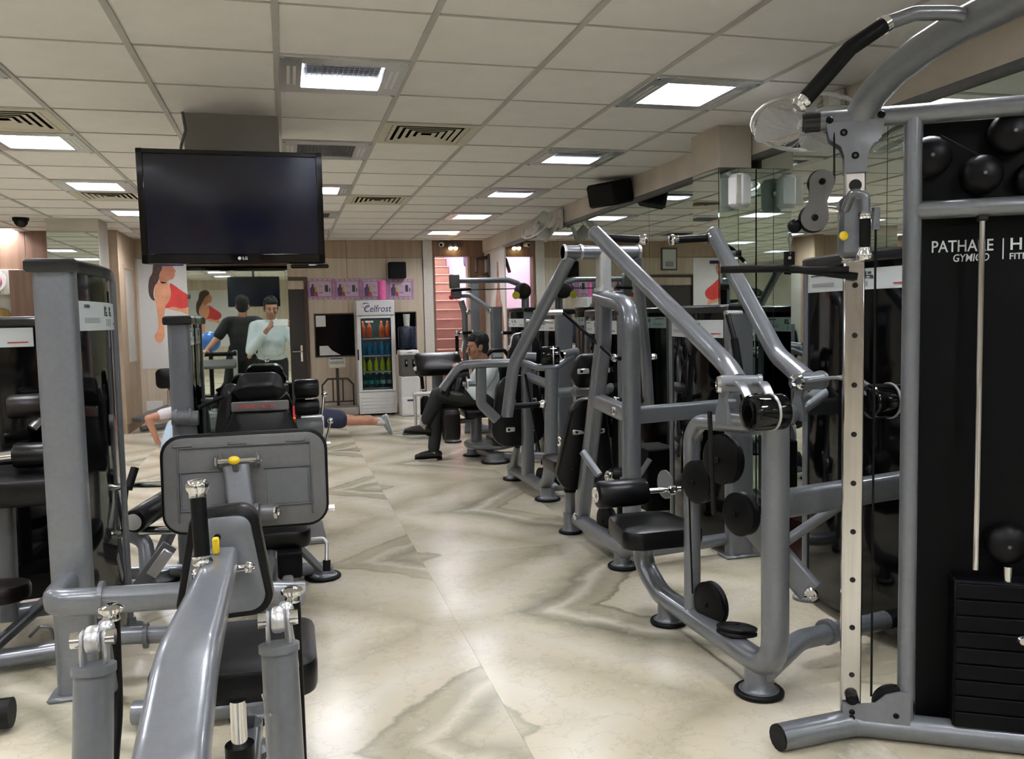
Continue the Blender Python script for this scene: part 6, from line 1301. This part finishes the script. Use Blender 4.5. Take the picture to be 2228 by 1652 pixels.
b = B(); b.ball(pel, .1, 18, (1.1, 1.75, 1.22))
for s in (-1, 1): limb(b, [V(.30, Yp + s * .09, .24), V(.545, Yp + s * .085, .205)], [.105, .10])
skinned(p, 'shorts', b, 'shorts_navy', .010, 4)
for s in (-1, 1):
    an = V(1.045, Yp + s * .07, .15); part(p, 'sock', B().cap_(an - V(.06, 0, -.005), an, .041, .042), 'sole_white')
    shoe(p, an + V(.012, 0, -.0), an + V(.05, 0, -.2), (-.93, 0, -.28), 'trainer_grey', 'sole_white', .9)

# ---- second person on the floor at the left
p = thing('person', 'person in white top and pale jeans pushing up from the floor, left of the column', 'person', (-1.2, 10.1, 0))
sk, hb = B(), B(); pel, chest, nk, hc_ = V(-1.10, 9.75, .27), V(-1.10, 10.18, .37), V(-1.10, 10.33, .42), V(-1.10, 10.44, .47)
P_, M_ = head(sk, hb, hc_, (0, .8, -.5), (0, .5, .85)); limb(sk, [chest, nk, hc_], [.06, .055, .05]); torso(sk, pel, chest, (1, 0, 0), .9)
for s in (-1, 1):
    sh, el, wr = V(-1.10 + s * .19, 10.2, .37), V(-1.10 + s * .44, 10.12, .315), V(-1.10 + s * .36, 10.13, .045)
    limb(sk, [sh, el, wr], [.05, .042, .029]); hand(sk, wr + V(0, 0, -.012), (-s * .9, .3, -.05), (0, 0, 1), (0, 1, 0), .06)
    limb(sk, [V(-1.10 + s * .09, 9.7, .25), V(-1.10 + s * .10, 9.32, .19), V(-1.10 + s * .10, 8.98, .13)], [.08, .05, .035])
bd = skinned(p, 'body', sk, 'skin_light', .007, 4); face_parts(bd, P_); skinned(p, 'hair', hb, 'hair', .008, 3)
b = B(); torso(b, pel + V(0, .1, .01), chest, (1, 0, 0), 1.02); b.cap_(V(-1.26, 10.2, .37), V(-.94, 10.2, .37), .07, .07)
for s in (-1, 1): limb(b, [V(-1.10 + s * .17, 10.2, .37), V(-1.10 + s * .30, 10.17, .345)], [.068, .066])
skinned(p, 'top', b, 'shirt_white', .010, 4)
b = B(); b.ball(pel, .1, 18, (1.65, 1.15, 1.1))
for s in (-1, 1): limb(b, [V(-1.10 + s * .10, 9.68, .245), V(-1.10 + s * .11, 9.32, .185), V(-1.10 + s * .11, 9.02, .13)], [.105, .085, .065])
skinned(p, 'jeans', b, 'jeans_pale', .010, 4)
for s in (-1, 1): shoe(p, V(-1.10 + s * .10, 8.97, .13), V(-1.10 + s * .10, 8.93, -.1), (0, .93, -.3), 'trainer_grey', 'sole_white', .9)

# ---- the photographer, seen in the column mirror
p = thing('person', 'man in pale shirt photographing with a white phone, seen in the column mirror', 'person', (-.19, -.30, 0))
sk, hb = B(), B(); pel, chest, nk, hc_ = V(-.19, -.34, .90), V(-.19, -.33, 1.27), V(-.185, -.31, 1.40), V(-.18, -.285, 1.515)
P_, M_ = head(sk, hb, hc_, (.12, 1, -.22), (0, 0, 1)); limb(sk, [chest, nk, hc_ + V(0, -.02, -.05)], [.06, .055, .05]); torso(sk, pel, chest, (1, 0, 0), .92, 1.0)
AR = ((-1, V(-.375, -.33, 1.31), V(-.43, -.22, 1.03), V(-.215, -.075, 1.285)), (1, V(-.005, -.33, 1.31), V(.08, -.22, 1.04), V(.07, -.085, 1.285)))
for s, sh, el, wr in AR:
    limb(sk, [sh, el, wr], [.05, .042, .027]); hand(sk, wr, (-s * .55, .35, .55), (s * .5, .8, -.1), (0, -.3, 1), .75, .95)
    limb(sk, [V(-.19 + s * .09, -.34, .88), V(-.19 + s * .10, -.33, .47), V(-.19 + s * .11, -.36, .09)], [.08, .055, .038])
bd = skinned(p, 'body', sk, 'skin', .006, 4); face_parts(bd, P_); skinned(p, 'hair', hb, 'hair', .007, 3)
b = B(); torso(b, pel + V(0, .01, .06), chest, (1, 0, 0), 1.08); b.ball((-.19, -.285, 1.06), .13, 18, (1.25, 1.0, 1.25)); b.cap_((-.34, -.33, 1.32), (-.04, -.33, 1.32), .07, .07)
for s, sh, el, wr in AR: limb(b, [sh, el, el.lerp(wr, .72)], [.068, .058, .046])
sh_ = skinned(p, 'shirt', b, 'shirt_light', .010, 4); part(sh_, 'collar', B().lathe([(.066, -.01), (.072, 0), (.064, .028), (.058, .028)], nk - V(0, .0, .03), (0, .25, 1)), 'shirt_light')
b = B(); b.ball(pel, .1, 18, (1.72, 1.25, 1.1))
for s in (-1, 1): limb(b, [V(-.19 + s * .09, -.34, .88), V(-.19 + s * .10, -.33, .47), V(-.19 + s * .11, -.36, .06)], [.10, .078, .068])
skinned(p, 'trousers', b, 'trousers', .010, 4)
for s in (-1, 1): shoe(p, V(-.19 + s * .11, -.37, .088), V(-.19 + s * .12, -.1, .03))
solo('white_phone', B().box((-.075, -.022, 1.35), (.165, .010, .076), None, .004), 'white_plastic', 'white phone held up by the photographer, seen in the column mirror', 'phone', (-.075, -.022, 1.312))

# ---- man in black on the treadmill, seen from the back in the column mirror
p = thing('person', 'man in black shirt holding the treadmill rail, seen in the column mirror', 'person', (-.62, -1.2, .206))
sk, hb = B(), B(); zf = .0; pel, chest, nk, hc_ = V(-.56, -1.08, .98), V(-.54, -1.06, 1.32), V(-.54, -1.07, 1.45), V(-.54, -1.10, 1.56)
P_, M_ = head(sk, hb, hc_, (0, -1, -.1), (0, 0, 1)); limb(sk, [chest, nk, hc_], [.06, .055, .05]); torso(sk, pel, chest, (-1, 0, 0), .95)
for s, sh, el, wr in ((-1, V(-.73, -1.06, 1.36), V(-.86, -1.0, 1.16), V(-.97, -.88, 1.03)), (1, V(-.35, -1.06, 1.36), V(-.30, -1.02, 1.14), V(-.42, -.92, 1.0))):
    limb(sk, [sh, el, wr], [.055, .045, .03]); hand(sk, wr, (-.3, .6, -.25), (0, 0, 1), (.6, .3, 0), .5)
for s in (-1, 1): limb(sk, [V(-.56 + s * .09, -1.08, .95), V(-.62 + s * .11, -1.10, .58), V(-.80 + s * .12, -1.14, .30)], [.085, .06, .04])
bd = skinned(p, 'body', sk, 'skin', .007, 4); face_parts(bd, P_); skinned(p, 'hair', hb, 'hair', .008, 3)
b = B(); torso(b, pel + V(0, 0, .04), chest, (-1, 0, 0), 1.08); b.cap_((-.70, -1.06, 1.37), (-.38, -1.06, 1.37), .075, .075)
for sh, el in ((V(-.73, -1.06, 1.36), V(-.83, -1.01, 1.21)), (V(-.35, -1.06, 1.36), V(-.31, -1.03, 1.19))): limb(b, [sh, el], [.072, .068])
skinned(p, 'shirt', b, 'shirt_black', .010, 4)
b = B(); b.ball(pel, .1, 18, (1.75, 1.25, 1.15))
for s in (-1, 1): limb(b, [V(-.56 + s * .09, -1.08, .95), V(-.62 + s * .11, -1.10, .58), V(-.80 + s * .12, -1.14, .33)], [.11, .085, .07])
skinned(p, 'trousers', b, 'trousers', .010, 4)
for s in (-1, 1): shoe(p, V(-.80 + s * .12, -1.14, .284), V(-.80 + s * .12, -1.4, .22), (0, 0, 1), 'trainer_grey', 'sole_white')
